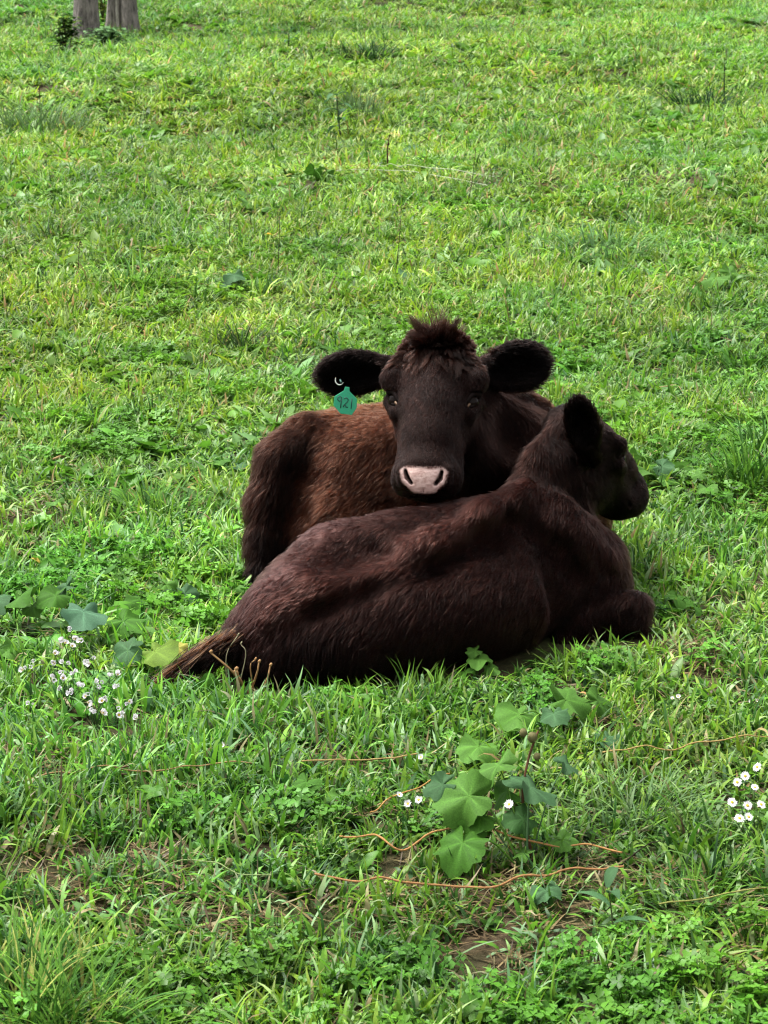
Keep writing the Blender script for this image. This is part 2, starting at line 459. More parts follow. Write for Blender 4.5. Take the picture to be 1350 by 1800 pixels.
# ---- the heifer behind: lies facing right, neck bent back so that her chin rests on the other's back
def make_rear_body(h):
    P = np.array([at(x, y, d) for x in (400, 1100) for y in (580, 1070) for d in (6.3, 7.55)])
    b = Blob(P.min(0), P.max(0), h)
    fl = dict(flow=np.array([-0.75, -0.1, -0.7]), len=0.030, lift=0.24, col=RED, sig=0.03)
    b.chain([(at(552, 880, 7.05), .205), (at(600, 865, 7.05), .240), (at(700, 868, 7.06), .272), (at(800, 865, 7.06), .272), (at(890, 850, 7.06), .245), (at(975, 880, 7.06), .185)], 0.07, **fl)
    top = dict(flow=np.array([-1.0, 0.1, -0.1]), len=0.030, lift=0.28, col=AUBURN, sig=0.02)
    b.chain([(at(545, 790, 7.05), .115), (at(620, 778, 7.08), .105), (at(700, 768, 7.10), .100), (at(800, 765, 7.12), .105), (at(900, 755, 7.12), .100), (at(945, 762, 7.10), .105)], 0.06, **top)
    # hip bone, buttock, thigh
    ru = dict(flow=np.array([-0.3, -0.2, -1.0]), len=0.042, lift=0.36, col=(0.030, 0.012, 0.008), sig=0.02)
    dk = dict(flow=np.array([-0.1, -0.2, -1.0]), len=0.035, lift=0.3, col=BLACK, sig=0.02)
    b.chain([(at(540, 770, 6.98), .085), (at(505, 815, 6.93), .100), (at(478, 885, 6.90), .082), (at(468, 960, 6.87), .070)], 0.04, **ru)
    b.chain([(at(468, 950, 6.87), .068), (at(462, 1010, 6.84), .055), (at(455, 1040, 6.82), .038)], 0.03, **dk)
    b.chain([(at(575, 930, 6.88), .15), (at(640, 980, 6.84), .14)], 0.06, **fl)
    b.chain([(at(553, 775, 6.83), .022), (at(527, 830, 6.80), .03), (at(512, 900, 6.79), .03), (at(508, 980, 6.78), .03)], 0.06, carve=True)
    # neck, bent back towards the viewer
    nk = dict(flow=np.array([0.4, 0.3, -0.8]), len=0.024, lift=0.2, col=FACE, sig=0.02)
    b.chain([(at(920, 815, 7.03), .185), (at(885, 790, 6.93), .160), (at(835, 745, 6.88), .135), (at(790, 690, 6.90), .110)], 0.05, **nk)
    b.chain([(at(890, 860, 6.90), .14), (at(845, 810, 6.83), .12), (at(800, 770, 6.80), .10)], 0.05, **nk)
    b.chain([(at(945, 722, 7.02), .05), (at(905, 700, 6.97), .05), (at(860, 670, 6.95), .05)], 0.05, **dict(top, col=(0.035, 0.016, 0.012)))
    # hollow in front of the shoulder
    b.ell(at(905, 748, 6.76), (.04, .07, .06), np.array([C_RIGHT, C_UP, C_FWD]), 0.07, carve=True)
    # fore leg and chest
    b.chain([(at(1000, 920, 7.05), .15), (at(1020, 985, 7.0), .09), (at(1045, 1000, 6.95), .06), (at(960, 1010, 6.9), .045)], 0.04, **fl)
    b.F += 0.015
    fr = head_frame(at(744, 851, 6.44), cv(-0.10, -0.78, 0.62), cv(-0.075, 0.62, 0.78), 1.15)
    o, B, s = fr
    earR = (at(690, 650, 6.80), at(560, 662, 6.80), cv(0.05, -0.25, 1.0), .070, BLACK)
    earL = (at(845, 655, 6.80), at(964, 636, 6.80), cv(-0.05, -0.15, 1.0), .078, BLACK)
    build_head(b, fr, [earR, earL])
    return b, fr
HAIR_GAIN = 0.39

# ---- materials of the cattle
def hair_material(name, rough=0.30):
    m = bpy.data.materials.new(name); m.use_nodes = True
    nt = m.node_tree; nt.nodes.clear()
    out = nt.nodes.new("ShaderNodeOutputMaterial")
    h = nt.nodes.new("ShaderNodeBsdfHairPrincipled")
    h.model = 'CHIANG'
    h.parametrization = 'COLOR'
    a = nt.nodes.new("ShaderNodeAttribute"); a.attribute_name = "col"
    nt.links.new(a.outputs["Color"], h.inputs["Color"])
    h.inputs["Roughness"].default_value = rough
    h.inputs["Radial Roughness"].default_value = 0.45
    h.inputs["Random Roughness"].default_value = 0.3
    h.inputs["IOR"].default_value = 1.10
    nt.links.new(h.outputs[0], out.inputs["Surface"])
    return m

def skin_material(name):
    m, nt, p = new_mat(name)
    a = nt.nodes.new("ShaderNodeAttribute"); a.attribute_name = "col"
    pad = nt.nodes.new("ShaderNodeAttribute"); pad.attribute_name = "pad"
    nz = nt.nodes.new("ShaderNodeTexNoise"); nz.inputs["Scale"].default_value = 90; nz.inputs["Detail"].default_value = 4
    rampn = nt.nodes.new("ShaderNodeValToRGB")
    rampn.color_ramp.elements[0].position = 0.35; rampn.color_ramp.elements[0].color = (0.44, 0.27, 0.235, 1)
    rampn.color_ramp.elements[1].position = 0.65; rampn.color_ramp.elements[1].color = (0.66, 0.47, 0.42, 1)
    nt.links.new(nz.outputs["Fac"], rampn.inputs["Fac"])
    mix = nt.nodes.new("ShaderNodeMix"); mix.data_type = 'RGBA'
    nt.links.new(pad.outputs["Fac"], mix.inputs["Factor"])
    nt.links.new(a.outputs["Color"], mix.inputs[6]); nt.links.new(rampn.outputs[0], mix.inputs[7])
    nt.links.new(mix.outputs[2], p.inputs["Base Color"])
    rr = nt.nodes.new("ShaderNodeMapRange"); rr.inputs[3].default_value = 0.75; rr.inputs[4].default_value = 0.38
    nt.links.new(pad.outputs["Fac"], rr.inputs[0]); nt.links.new(rr.outputs[0], p.inputs["Roughness"])
    sp = nt.nodes.new("ShaderNodeMapRange"); sp.inputs[3].default_value = 0.06; sp.inputs[4].default_value = 0.5
    nt.links.new(pad.outputs["Fac"], sp.inputs[0]); nt.links.new(sp.outputs[0], p.inputs["Specular IOR Level"])
    vor = nt.nodes.new("ShaderNodeTexVoronoi"); vor.inputs["Scale"].default_value = 190
    bump = nt.nodes.new("ShaderNodeBump"); bump.inputs["Strength"].default_value = 0.35; bump.inputs["Distance"].default_value = 0.002
    nt.links.new(vor.outputs["Distance"], bump.inputs["Height"]); nt.links.new(bump.outputs[0], p.inputs["Normal"])
    return m

M_HAIR = hair_material("cattle_hair")
M_SKIN = skin_material("cattle_skin")
M_EYE, _nt, _p = new_mat("eye_dark"); _p.inputs["Base Color"].default_value = (0.008, 0.005, 0.004, 1); _p.inputs["Roughness"].default_value = 0.12; _p.inputs["Specular IOR Level"].default_value = 0.06
M_LID, _nt, _p = new_mat("eye_rim"); _p.inputs["Base Color"].default_value = (0.10, 0.050, 0.020, 1); _p.inputs["Roughness"].default_value = 0.5

def hair_object(name, roots, P, radius, col, parent):
    """P: (n, k, 3) strand points, radius: (n, k), col: (n, 3)."""
    n, k, _ = P.shape
    hc = bpy.data.hair_curves.new(name)
    hc.add_curves([k] * n)
    hc.attributes["position"].data.foreach_set("vector", P.astype(np.float32).ravel()) if "position" in hc.attributes else hc.points.foreach_set("position", P.astype(np.float32).ravel())
    ra = hc.attributes.get("radius") or hc.attributes.new("radius", 'FLOAT', 'POINT')
    ra.data.foreach_set("value", radius.astype(np.float32).ravel())
    ca = hc.attributes.new("col", 'FLOAT_COLOR', 'CURVE')
    ca.data.foreach_set("color", np.c_[col * HAIR_GAIN, np.ones(n)].astype(np.float32).ravel())
    hc.materials.append(M_HAIR)
    o = bpy.data.objects.new(name, hc); COL.objects.link(o)
    adopt(o, parent)
    return o

def strands(root, normal, flow, length, lift, k=5, jitter=0.18, clump=0.28, rad=0.0011, droop=0.25):
    n = len(root)
    t = flow - normal * np.sum(flow * normal, 1)[:, None]
    t = nrm(t)
    # wavy locks: neighbouring hairs bend the same way
    side = np.cross(normal, t)
    w1 = vnoise(root, 0.030, 3) - 0.5; w2 = vnoise(root, 0.011, 9) - 0.5; w3 = vnoise(root, 0.10, 21) - 0.5
    t = nrm(t + side * (w1 * 1.5 + w2 * 1.1 + w3 * 0.9)[:, None] * clump * 2 + rng.normal(0, jitter, (n, 3)))
    lf = lift * (1 + (vnoise(root, 0.016, 31) - 0.5) * 1.6 + rng.normal(0, 0.18, n))
    d0 = nrm(t + normal * np.clip(lf, 0.03, None)[:, None] * 1.4)
    s = np.linspace(0, 1, k)[None, :, None]
    L = length[:, None, None]
    bend = (t - d0) * 0.55 - normal * 0.12 + np.array([0, 0, -droop])
    P = root[:, None, :] + d0[:, None, :] * (s * L) + bend[:, None, :] * (s ** 2 * L * 0.6)
    r = rad * (1 - 0.75 * np.linspace(0, 1, k))[None, :] * rng.uniform(0.7, 1.25, n)[:, None]
    return P, r

def cow(which, maker, label, n_hair, voxel, loc, colour_fn=None):
    root = empty("cow", loc, label, "cow", "cattle lying in the pasture")
    b, fr = maker(voxel)
    V, Q, N = b.mesh()
    o, B, s = fr
    L = (V - o) @ B.T / s                                  # head coordinates
    flow, ln, col, lift = b.fields(V)
    if colour_fn is not None: col = colour_fn(V, N, col)
    ax, ay, az = L.T
    pn = np.array([0.74, 0, 0.67]); pt = np.array([-0.67, 0, 0.74]); pc = np.array([0.428, 0, -0.056])
    K = L - pc; pv = K @ pt; ph = K @ pn
    width = np.interp(pv, [-0.052, -0.035, -0.012, 0.014, 0.024, 0.034], [0.026, 0.035, 0.054, 0.061, 0.050, 0.036])
    pad = np.clip((width - np.abs(ay)) / 0.010 + 0.5, 0, 1) * np.clip((pv + 0.048) / 0.012, 0, 1) * np.clip((0.030 - pv) / 0.012, 0, 1) * (ph > -0.022) * (ax < 0.6)
    nostril = np.zeros(len(V))
    for sg in (1, -1):
        for t_ in np.linspace(0, 1, 9):
            qy = np.interp(t_, [0, .5, 1], [0.031, 0.041, 0.046]); qt = np.interp(t_, [0, .5, 1], [-0.016, -0.003, 0.014])
            dd = np.hypot(ay - sg * qy, pv - qt)
            nostril = np.maximum(nostril, np.clip((0.0068 - dd) / 0.003, 0, 1))
    pad0 = pad.copy()
    pad = pad * (1 - nostril)
    if which == "front": pad = pad * 0
    body = mesh_obj("body", V, Q, M_SKIN, root)
    me = body.data
    ca = me.attributes.new("col", 'FLOAT_COLOR', 'POINT')
    ca.data.foreach_set("color", np.c_[col * 0.3, np.ones(len(V))].astype(np.float32).ravel())
    pa = me.attributes.new("pad", 'FLOAT', 'POINT'); pa.data.foreach_set("value", pad.astype(np.float32))
    # hair roots over the surface
    q = V[Q]
    area = 0.5 * np.linalg.norm(np.cross(q[:, 2] - q[:, 0], q[:, 3] - q[:, 1]), axis=1)
    qc = q.mean(1)
    gh = ground_h(qc[:, 0], qc[:, 1])
    wgt = area * (qc[:, 2] > gh - 0.01)
    facing = np.sum(N[Q[:, 0]] * nrm(np.array([0, 0, 1.2]) + CAM - qc), 1)
    wgt = wgt * np.where(facing > -0.25, 1.0, 0.35)        # sparser on the far underside
    headq = (L[Q[:, 0], 0] > -0.03) & (np.abs(L[Q[:, 0], 1]) < 0.14) & (L[Q[:, 0], 2] > -0.30) & (L[Q[:, 0], 0] < 0.55)
    wgt = wgt * np.where(headq, 2.2, 1.0)
    wgt = wgt * (pad0[Q[:, 0]] < 0.3)
    fi = rng.choice(len(Q), n_hair, p=wgt / wgt.sum())
    u, v = rng.random((2, n_hair, 1))
    A, Bq, Cq, Dq = (V[Q[fi, i]] for i in range(4))
    roots = A * (1 - u) * (1 - v) + Bq * u * (1 - v) + Cq * u * v + Dq * (1 - u) * v
    vi = Q[fi, 0]
    nn = N[vi]
    length = ln[vi] * rng.uniform(0.6, 1.25, n_hair)
    eyes = np.min([np.linalg.norm(L[vi] - np.array([0.166, sg * 0.106, -0.060]), axis=1) for sg in (1, -1)], axis=0)
    length *= np.clip((eyes - 0.012) / 0.03, 0.15, 1)
    muzz = np.clip((L[vi, 0] - 0.30) / 0.1, 0, 1) * headq[fi]
    length *= 1 - 0.55 * muzz
    P, r = strands(roots, nn, flow[vi], length, lift[vi])
    tn = flow[vi] - nn * np.sum(flow[vi] * nn, 1)[:, None]; tn = nrm(tn)
    lock = roots - tn * (np.sum(roots * tn, 1) * 0.86)[:, None]           # noise drawn out along the hair
    tint = (0.15 + 1.9 * vnoise(lock, 0.0075, 5) ** 1.7) * rng.uniform(0.6, 1.4, n_hair)
    hc = col[vi] * (1.3 if which == 'front' else 1.1) * tint[:, None] * (0.8 + 0.4 * vnoise(roots, 0.15, 12))[:, None]
    coat = hair_object("coat", roots, P, r, hc, root)
    # eyes
    T = lambda x, y, z: o + s * (x * B[0] + y * B[1] + z * B[2])
    for sg in (1, -1):
        c = T(0.166, sg * 0.0985, -0.067); R = 0.0215 * s
        vs, fs = [], []
        for i in range(9):
            for j in range(14):
                th, ph = math.pi * i / 8, 2 * math.pi * j / 14
                vs.append(c + R * np.array([math.sin(th) * math.cos(ph), math.sin(th) * math.sin(ph), math.cos(th)]))
        fs = [(i * 14 + j, i * 14 + (j + 1) % 14, (i + 1) * 14 + (j + 1) % 14, (i + 1) * 14 + j) for i in range(8) for j in range(14)]
        eye = mesh_obj("eye", vs, fs, M_EYE, root)
        # lids: an arched rim above and the pale inner corner
        up = [T(0.146 + 0.040 * t - 0.006 * math.sin(math.pi * t), sg * (0.120 - 0.034 * t), -0.059 + 0.013 * math.sin(math.pi * t) + 0.010 * t) for t in np.linspace(0, 1, 9)]
        vv, ff = tube(up, 0.0068 * s, 6); lid = mesh_obj("eyelid", vv, ff, M_SKIN, eye)
        a2 = lid.data.attributes.new("col", 'FLOAT_COLOR', 'POINT'); a2.data.foreach_set("color", np.tile(np.array([*BLACK, 1], np.float32), len(vv)))
        lo_ = [T(0.152 + 0.036 * t + 0.014 * math.sin(math.pi * t), sg * (0.121 - 0.034 * t), -0.068 + 0.016 * t) for t in np.linspace(0, 1, 9)]
        vv, ff = tube(lo_, 0.0040 * s, 6); lid = mesh_obj("eyelid", vv, ff, M_SKIN, eye)
        a2 = lid.data.attributes.new("col", 'FLOAT_COLOR', 'POINT'); a2.data.foreach_set("color", np.tile(np.array([*BLACK, 1], np.float32), len(vv)))
        if which != "front":                            # tan inner corner
            co = [T(0.183 + 0.014 * t, sg * (0.098 - 0.012 * t), -0.052 - 0.003 * t) for t in np.linspace(0, 1, 5)]
            vv, ff = tube(co, [0.0026 * s, 0.004 * s, 0.004 * s, 0.003 * s, 0.0015 * s], 7); mesh_obj("eye_corner", vv, ff, M_LID, eye)
    return root, body, b, fr

from mathutils.kdtree import KDTree
def wisps(name, roots, dirs, lengths, col, parent, gravity=0.3, rad=0.0011, k=7, wave=0.15, normal=None):
    """Longer locks: forelock, tail switch."""
    n = len(roots)
    s = np.linspace(0, 1, k)[None, :, None]
    lock = np.c_[vnoise(roots, 0.022, 41), vnoise(roots, 0.022, 42), vnoise(roots, 0.022, 43)] - 0.5
    d = nrm(dirs + lock * wave * 5 + rng.normal(0, 0.10, (n, 3)))
    P = roots[:, None, :] + d[:, None, :] * s * lengths[:, None, None] + np.array([0, 0, -gravity]) * (s ** 2) * lengths[:, None, None] \
        + (np.c_[vnoise(roots, 0.03, 51), vnoise(roots, 0.03, 52), vnoise(roots, 0.03, 53)] - 0.5)[:, None, :] * np.sin(s * 3) * lengths[:, None, None] * 0.25
    # strands gather into pointed locks
    ng = max(8, n // 30); gi = rng.choice(n, ng, replace=False)
    kd = KDTree(ng)
    for a, b_ in enumerate(gi): kd.insert(roots[b_], a)
    kd.balance()
    own = gi[np.array([kd.find(q)[1] for q in roots])]
    pull = (np.linspace(0, 1, k) ** 1.3 * 0.80)[None, :, None] * rng.uniform(0.5, 1.0, (n, 1, 1))
    P = P * (1 - pull) + (P[own] + rng.normal(0, 0.0012, (n, 1, 3))) * pull
    r = rad * (1 - 0.8 * np.linspace(0, 1, k))[None, :] * rng.uniform(0.7, 1.2, n)[:, None]
    c = np.asarray(col) * rng.uniform(0.6, 1.5, n)[:, None] * (0.6 + 0.8 * vnoise(roots, 0.02, 7))[:, None] * rng.uniform(0.55, 1.45, n)[own][:, None]
    return hair_object(name, roots, P, r, c, parent)

def ground_base(px, py):
    p = on_ground(px, py); return (p[0], p[1], p[2])

VOX = 0.0048
front, front_body, FB, FFR = cow("front", make_front_body,
    "dark brown cow lying in front, back to the viewer, head turned away to the right", 170000, VOX, ground_base(740, 1150))
rear, rear_body, RB, RFR = cow("rear", make_rear_body,
    "reddish brown cow with green ear tag, chin resting on the other cow's back", 190000, VOX, ground_base(720, 1010))

# forelock of the facing cow
def head_pts(fr, x, y, z):
    o, B, s = fr
    return o + s * (np.outer(x, B[0]) + np.outer(y, B[1]) + np.outer(z, B[2]))

def snap(b, P, it=6):
    """Walk points on to the body surface; return points and normals."""
    e = 0.004
    for _ in range(it):
        g = np.array([b.dist(P + e * np.eye(3)[i]) - b.dist(P - e * np.eye(3)[i]) for i in range(3)]).T / (2 * e)
        P = P - nrm(g) * b.dist(P)[:, None]
    return P, nrm(g)

o_, B_, s_ = RFR
def forelock(n, x0, x1, ymax, length, forward, outward, upward, col, gravity, wave, taper=0.5):
    fx = rng.uniform(x0, x1, n); fy = rng.uniform(-ymax, ymax, n)
    P0, N0 = snap(RB, head_pts(RFR, fx, fy, np.full(n, 0.0)))
    d = B_[0] * forward + N0 * upward + B_[1] * (fy / ymax * outward)[:, None]
    L = length * rng.uniform(0.55, 1.25, n) * (1 - taper * np.abs(fy) / ymax) * (0.55 + 0.9 * vnoise(P0, 0.02, 33))
    wisps("forelock", P0, d, L, col, rear, gravity=gravity, wave=wave, rad=0.0009)
HL = (0.026, 0.0115, 0.0085)
forelock(6500, -0.055, 0.055, 0.135, 0.038, -0.05, 0.95, 0.9, HL, 0.22, 0.30, 0.60)       # crest, brushed up and out
forelock(1000, -0.020, 0.040, 0.055, 0.085, 0.05, 0.6, 1.0, HL, 0.05, 0.36, 0.5)            # the tall spikes in the middle
forelock(3800, 0.030, 0.085, 0.120, 0.052, 1.0, 0.9, 0.36, (0.036, 0.0175, 0.013), 0.15, 0.24, 0.25)   # fringe over the forehead
forelock(600, 0.060, 0.090, 0.060, 0.080, 1.0, 0.35, 0.24, (0.058, 0.029, 0.022), 0.10, 0.28, 0.2)

# tail switch of the front cow
n = 2600
t = rng.random(n) ** 0.8
path = spline([at(415, 1114, 6.09), at(378, 1132, 6.06), at(340, 1154, 6.03), at(298, 1182, 6.00)], 60)
P0 = path[(t * 59).astype(int)] + rng.normal(0, 0.012, (n, 3)) * (1.2 - t)[:, None]
dd = nrm(path[-1] - path[0]) + np.array([0, 0, -0.12])
redmix = (rng.random(n) < 0.45)[:, None]
wisps("tail_switch", P0, np.tile(dd, (n, 1)), rng.uniform(0.05, 0.12, n) * (1 + 0.8 * t), np.where(redmix, (0.130, 0.050, 0.020), (0.016, 0.008, 0.006)), front, gravity=0.10, wave=0.06, rad=0.0010)

# ear tag: green plastic plate with number, stud and pale button
M_TAG, _nt, _p = new_mat("tag_plastic"); _p.inputs["Base Color"].default_value = (0.012, 0.33, 0.17, 1); _p.inputs["Roughness"].default_value = 0.45
_n = _nt.nodes.new("ShaderNodeTexNoise"); _n.inputs["Scale"].default_value = 70; _n.inputs["Detail"].default_value = 6
_r = _nt.nodes.new("ShaderNodeValToRGB"); _r.color_ramp.elements[0].position = 0.32; _r.color_ramp.elements[0].color = (0.010, 0.17, 0.09, 1)
_r.color_ramp.elements[1].position = 0.60; _r.color_ramp.elements[1].color = (0.014, 0.34, 0.17, 1)
_nt.links.new(_n.outputs["Fac"], _r.inputs["Fac"]); _nt.links.new(_r.outputs[0], _p.inputs["Base Color"])
M_INK, _nt, _p = new_mat("tag_ink"); _p.inputs["Base Color"].default_value = (0.004, 0.045, 0.035, 1); _p.inputs["Roughness"].default_value = 0.6
M_BUTTON, _nt, _p = new_mat("tag_button"); _p.inputs["Base Color"].default_value = (0.40, 0.42, 0.38, 1); _p.inputs["Roughness"].default_value = 0.4
TD = 6.715
tc = at(607, 707, TD)
ux, uy, un = cv(0.99, -0.12, -0.05), cv(0.12, 0.985, 0.12), None
un = nrm(np.cross(ux, uy)); uy = np.cross(un, ux)
pxm = TD / FPX
outline = [(-4, 27), (4, 27), (5, 20), (20, 8), (21, -8), (14, -21), (-6, -21), (-20, -8), (-20, 8), (-5, 20)]
def plate(pts2, th, off):
    V = [tc + (ux * x + uy * y) * pxm + un * (off + th / 2) for x, y in pts2] + [tc + (ux * x + uy * y) * pxm + un * (off - th / 2) for x, y in pts2]
    k = len(pts2)
    F = [tuple(range(k))[::-1], tuple(range(k, 2 * k))] + [(i, (i + 1) % k, k + (i + 1) % k, k + i) for i in range(k)]
    return V, F
V, F = plate(outline, 0.003, 0)
ear_tag = mesh_obj("ear_tag", V, F, M_TAG, rear, smooth=False)
ear_tag["label"] = "green plastic ear tag numbered 921"
bv = ear_tag.modifiers.new("soft_edge", 'BEVEL'); bv.width = 0.0008; bv.segments = 2
def arc(cx, cy, rx, ry, a0, a1, n=10):
    return [(cx + rx * math.cos(math.radians(a)), cy + ry * math.sin(math.radians(a))) for a in np.linspace(a0, a1, n)]
digits = [[arc(-11, 5, 3.6, 4.2, 20, 380, 14), [(-7.4, 6), (-7.4, -11)]],
          [arc(0.5, 4, 4.0, 4.0, 160, -30, 9) + [(-3, -7)] + [(-2.2, -9)] + arc(-0.2, -7.5, 2.2, 2.2, 200, -20, 6) + [(5.5, -8.5)]],
          [[(10.8, 8), (11.5, -10)]]]
for strokes in digits:
    V, F = [], []
    for st in strokes:
        p3 = [tc + (ux * x * 0.98 + uy * y) * pxm + un * 0.0022 for x, y in st]
        v, f = tube(p3, 0.85 * pxm, 5); F += [tuple(i + len(V) for i in q) for q in f]; V += v
    mesh_obj("digit", V, F, M_INK, ear_tag)
ring = [at(597 + 7.5 * math.cos(a), 668 - 8.5 * math.sin(a), TD + 0.012) for a in np.linspace(math.radians(150), math.radians(330), 14)]
v, f = tube(ring, [0.0008 + 0.0013 * math.sin(math.pi * i / 13) for i in range(14)], 6); mesh_obj("button_rim", v, f, M_BUTTON, ear_tag)
v, f = tube([at(598, 668, TD + 0.03), at(600, 672, TD + 0.005)], [0.003, 0.003], 8); mesh_obj("stud", v, f, M_INK, ear_tag)

# ------------------------------------------------------------------ pasture: soil, grass, clover, leaves
def grid_ground():
    ys = np.concatenate([np.arange(1.5, 9, 0.06), np.arange(9, 24, 0.16), np.arange(24, 60, 0.8), np.arange(60, 420, 8)])
    us = np.linspace(-1, 1, 121)
    V = []
    for y in ys:
        half = 2.2 + 0.75 * y
        x = us * half
        V += list(zip(x, np.full_like(x, y), ground_h(x, np.full_like(x, y))))
    n = len(us)
    F = [(j * n + i, j * n + i + 1, (j + 1) * n + i + 1, (j + 1) * n + i) for j in range(len(ys) - 1) for i in range(n - 1)]
    return V, F

def soil_material():
    m, nt, p = new_mat("pasture_soil")
    tc_ = nt.nodes.new("ShaderNodeTexCoord")
    n1 = nt.nodes.new("ShaderNodeTexNoise"); n1.inputs["Scale"].default_value = 34; n1.inputs["Detail"].default_value = 8; n1.inputs["Roughness"].default_value = 0.7
    n2 = nt.nodes.new("ShaderNodeTexNoise"); n2.inputs["Scale"].default_value = 2.2; n2.inputs["Detail"].default_value = 5
    nt.links.new(tc_.outputs["Object"], n1.inputs["Vector"]); nt.links.new(tc_.outputs["Object"], n2.inputs["Vector"])
    r1 = nt.nodes.new("ShaderNodeValToRGB")
    e = r1.color_ramp.elements
    e[0].position, e[0].color = 0.30, (0.020, 0.014, 0.009, 1)
    e[1].position, e[1].color = 0.72, (0.085, 0.060, 0.035, 1)
    r2 = nt.nodes.new("ShaderNodeValToRGB")
    e = r2.color_ramp.elements
    e[0].position, e[0].color = 0.30, (0.014, 0.022, 0.006, 1)
    e[1].position, e[1].color = 0.75, (0.045, 0.055, 0.016, 1)
    nt.links.new(n1.outputs["Fac"], r1.inputs["Fac"]); nt.links.new(n1.outputs["Fac"], r2.inputs["Fac"])
    mix = nt.nodes.new("ShaderNodeMix"); mix.data_type = 'RGBA'
    rm = nt.nodes.new("ShaderNodeMapRange"); rm.inputs[1].default_value = 0.40; rm.inputs[2].default_value = 0.60
    nt.links.new(n2.outputs["Fac"], rm.inputs[0]); nt.links.new(rm.outputs[0], mix.inputs["Factor"])
    nt.links.new(r1.outputs[0], mix.inputs[6]); nt.links.new(r2.outputs[0], mix.inputs[7])
    nt.links.new(mix.outputs[2], p.inputs["Base Color"])
    p.inputs["Roughness"].default_value = 0.95; p.inputs["Specular IOR Level"].default_value = 0.1
    b = nt.nodes.new("ShaderNodeBump"); b.inputs["Strength"].default_value = 0.8; b.inputs["Distance"].default_value = 0.02
    nt.links.new(n1.outputs["Fac"], b.inputs["Height"]); nt.links.new(b.outputs[0], p.inputs["Normal"])
    return m

V, F = grid_ground()
ground = tag(mesh_obj("ground", V, F, soil_material()), kind="structure")

def leaf_material(name, rough=0.42, spec=0.35, trans=0.35, instanced=True, vein=False):
    m = bpy.data.materials.new(name); m.use_nodes = True
    nt = m.node_tree; p = nt.nodes["Principled BSDF"]; out = nt.nodes["Material Output"]
    a = nt.nodes.new("ShaderNodeAttribute"); a.attribute_name = "col"
    src = a.outputs["Color"]
    if instanced:
        t = nt.nodes.new("ShaderNodeAttribute"); t.attribute_type = 'INSTANCER'; t.attribute_name = "tint"
        mu = nt.nodes.new("ShaderNodeMix"); mu.data_type = 'RGBA'; mu.blend_type = 'MULTIPLY'; mu.inputs["Factor"].default_value = 1
        nt.links.new(src, mu.inputs[6]); nt.links.new(t.outputs["Color"], mu.inputs[7]); src = mu.outputs[2]
    else:
        nz = nt.nodes.new("ShaderNodeTexNoise"); nz.inputs["Scale"].default_value = 45; nz.inputs["Detail"].default_value = 5
        rm = nt.nodes.new("ShaderNodeMapRange"); rm.inputs[1].default_value = 0.3; rm.inputs[2].default_value = 0.7; rm.inputs[3].default_value = 0.72; rm.inputs[4].default_value = 1.25
        nt.links.new(nz.outputs["Fac"], rm.inputs[0])
        mu = nt.nodes.new("ShaderNodeVectorMath"); mu.operation = 'SCALE'
        nt.links.new(src, mu.inputs[0]); nt.links.new(rm.outputs[0], mu.inputs["Scale"]); src = mu.outputs[0]
        bp = nt.nodes.new("ShaderNodeBump"); bp.inputs["Strength"].default_value = 0.25; bp.inputs["Distance"].default_value = 0.003
        nt.links.new(nz.outputs["Fac"], bp.inputs["Height"]); nt.links.new(bp.outputs[0], p.inputs["Normal"])
    nt.links.new(src, p.inputs["Base Color"])
    p.inputs["Roughness"].default_value = rough
    p.inputs["Specular IOR Level"].default_value = spec
    tr = nt.nodes.new("ShaderNodeBsdfTranslucent")
    nt.links.new(src, tr.inputs["Color"])
    mx = nt.nodes.new("ShaderNodeMixShader"); mx.inputs[0].default_value = trans
    nt.links.new(p.outputs[0], mx.inputs[1]); nt.links.new(tr.outputs[0], mx.inputs[2])
    nt.links.new(mx.outputs[0], out.inputs["Surface"])
    return m

M_BLADE = leaf_material("grass_blade", rough=0.45, spec=0.22, trans=0.38)
M_PLANT = leaf_material("plant_leaf", rough=0.65, spec=0.10, trans=0.25, instanced=False)

GREENS = np.array([(0.104, 0.225, 0.018), (0.064, 0.160, 0.016), (0.185, 0.290, 0.042), (0.028, 0.078, 0.012), (0.150, 0.260, 0.020), (0.210, 0.300, 0.110)])
STRAW = np.array([(0.23, 0.17, 0.075), (0.16, 0.11, 0.05), (0.28, 0.24, 0.11), (0.10, 0.065, 0.03)])

class Geo:
    def __init__(self): self.V, self.F, self.C = [], [], []
    def add(self, v, f, c):
        o = len(self.V); self.V += list(v); self.F += [tuple(i + o for i in q) for q in f]
        c = np.asarray(c); self.C += list(np.broadcast_to(c, (len(v), 3)))
    def obj(self, name, mat, parent=None, link=True, smooth=True):
        me = bpy.data.meshes.new(name)
        me.from_pydata([tuple(map(float, v)) for v in self.V], [], self.F)
        if smooth: me.polygons.foreach_set("use_smooth", [True] * len(me.polygons))
        ca = me.attributes.new("col", 'FLOAT_COLOR', 'POINT')
        ca.data.foreach_set("color", np.c_[np.array(self.C), np.ones(len(self.V))].astype(np.float32).ravel())
        me.materials.append(mat); me.update()
        o = bpy.data.objects.new(name, me)
        if link: COL.objects.link(o)
        if parent is not None: adopt(o, parent)
        return o

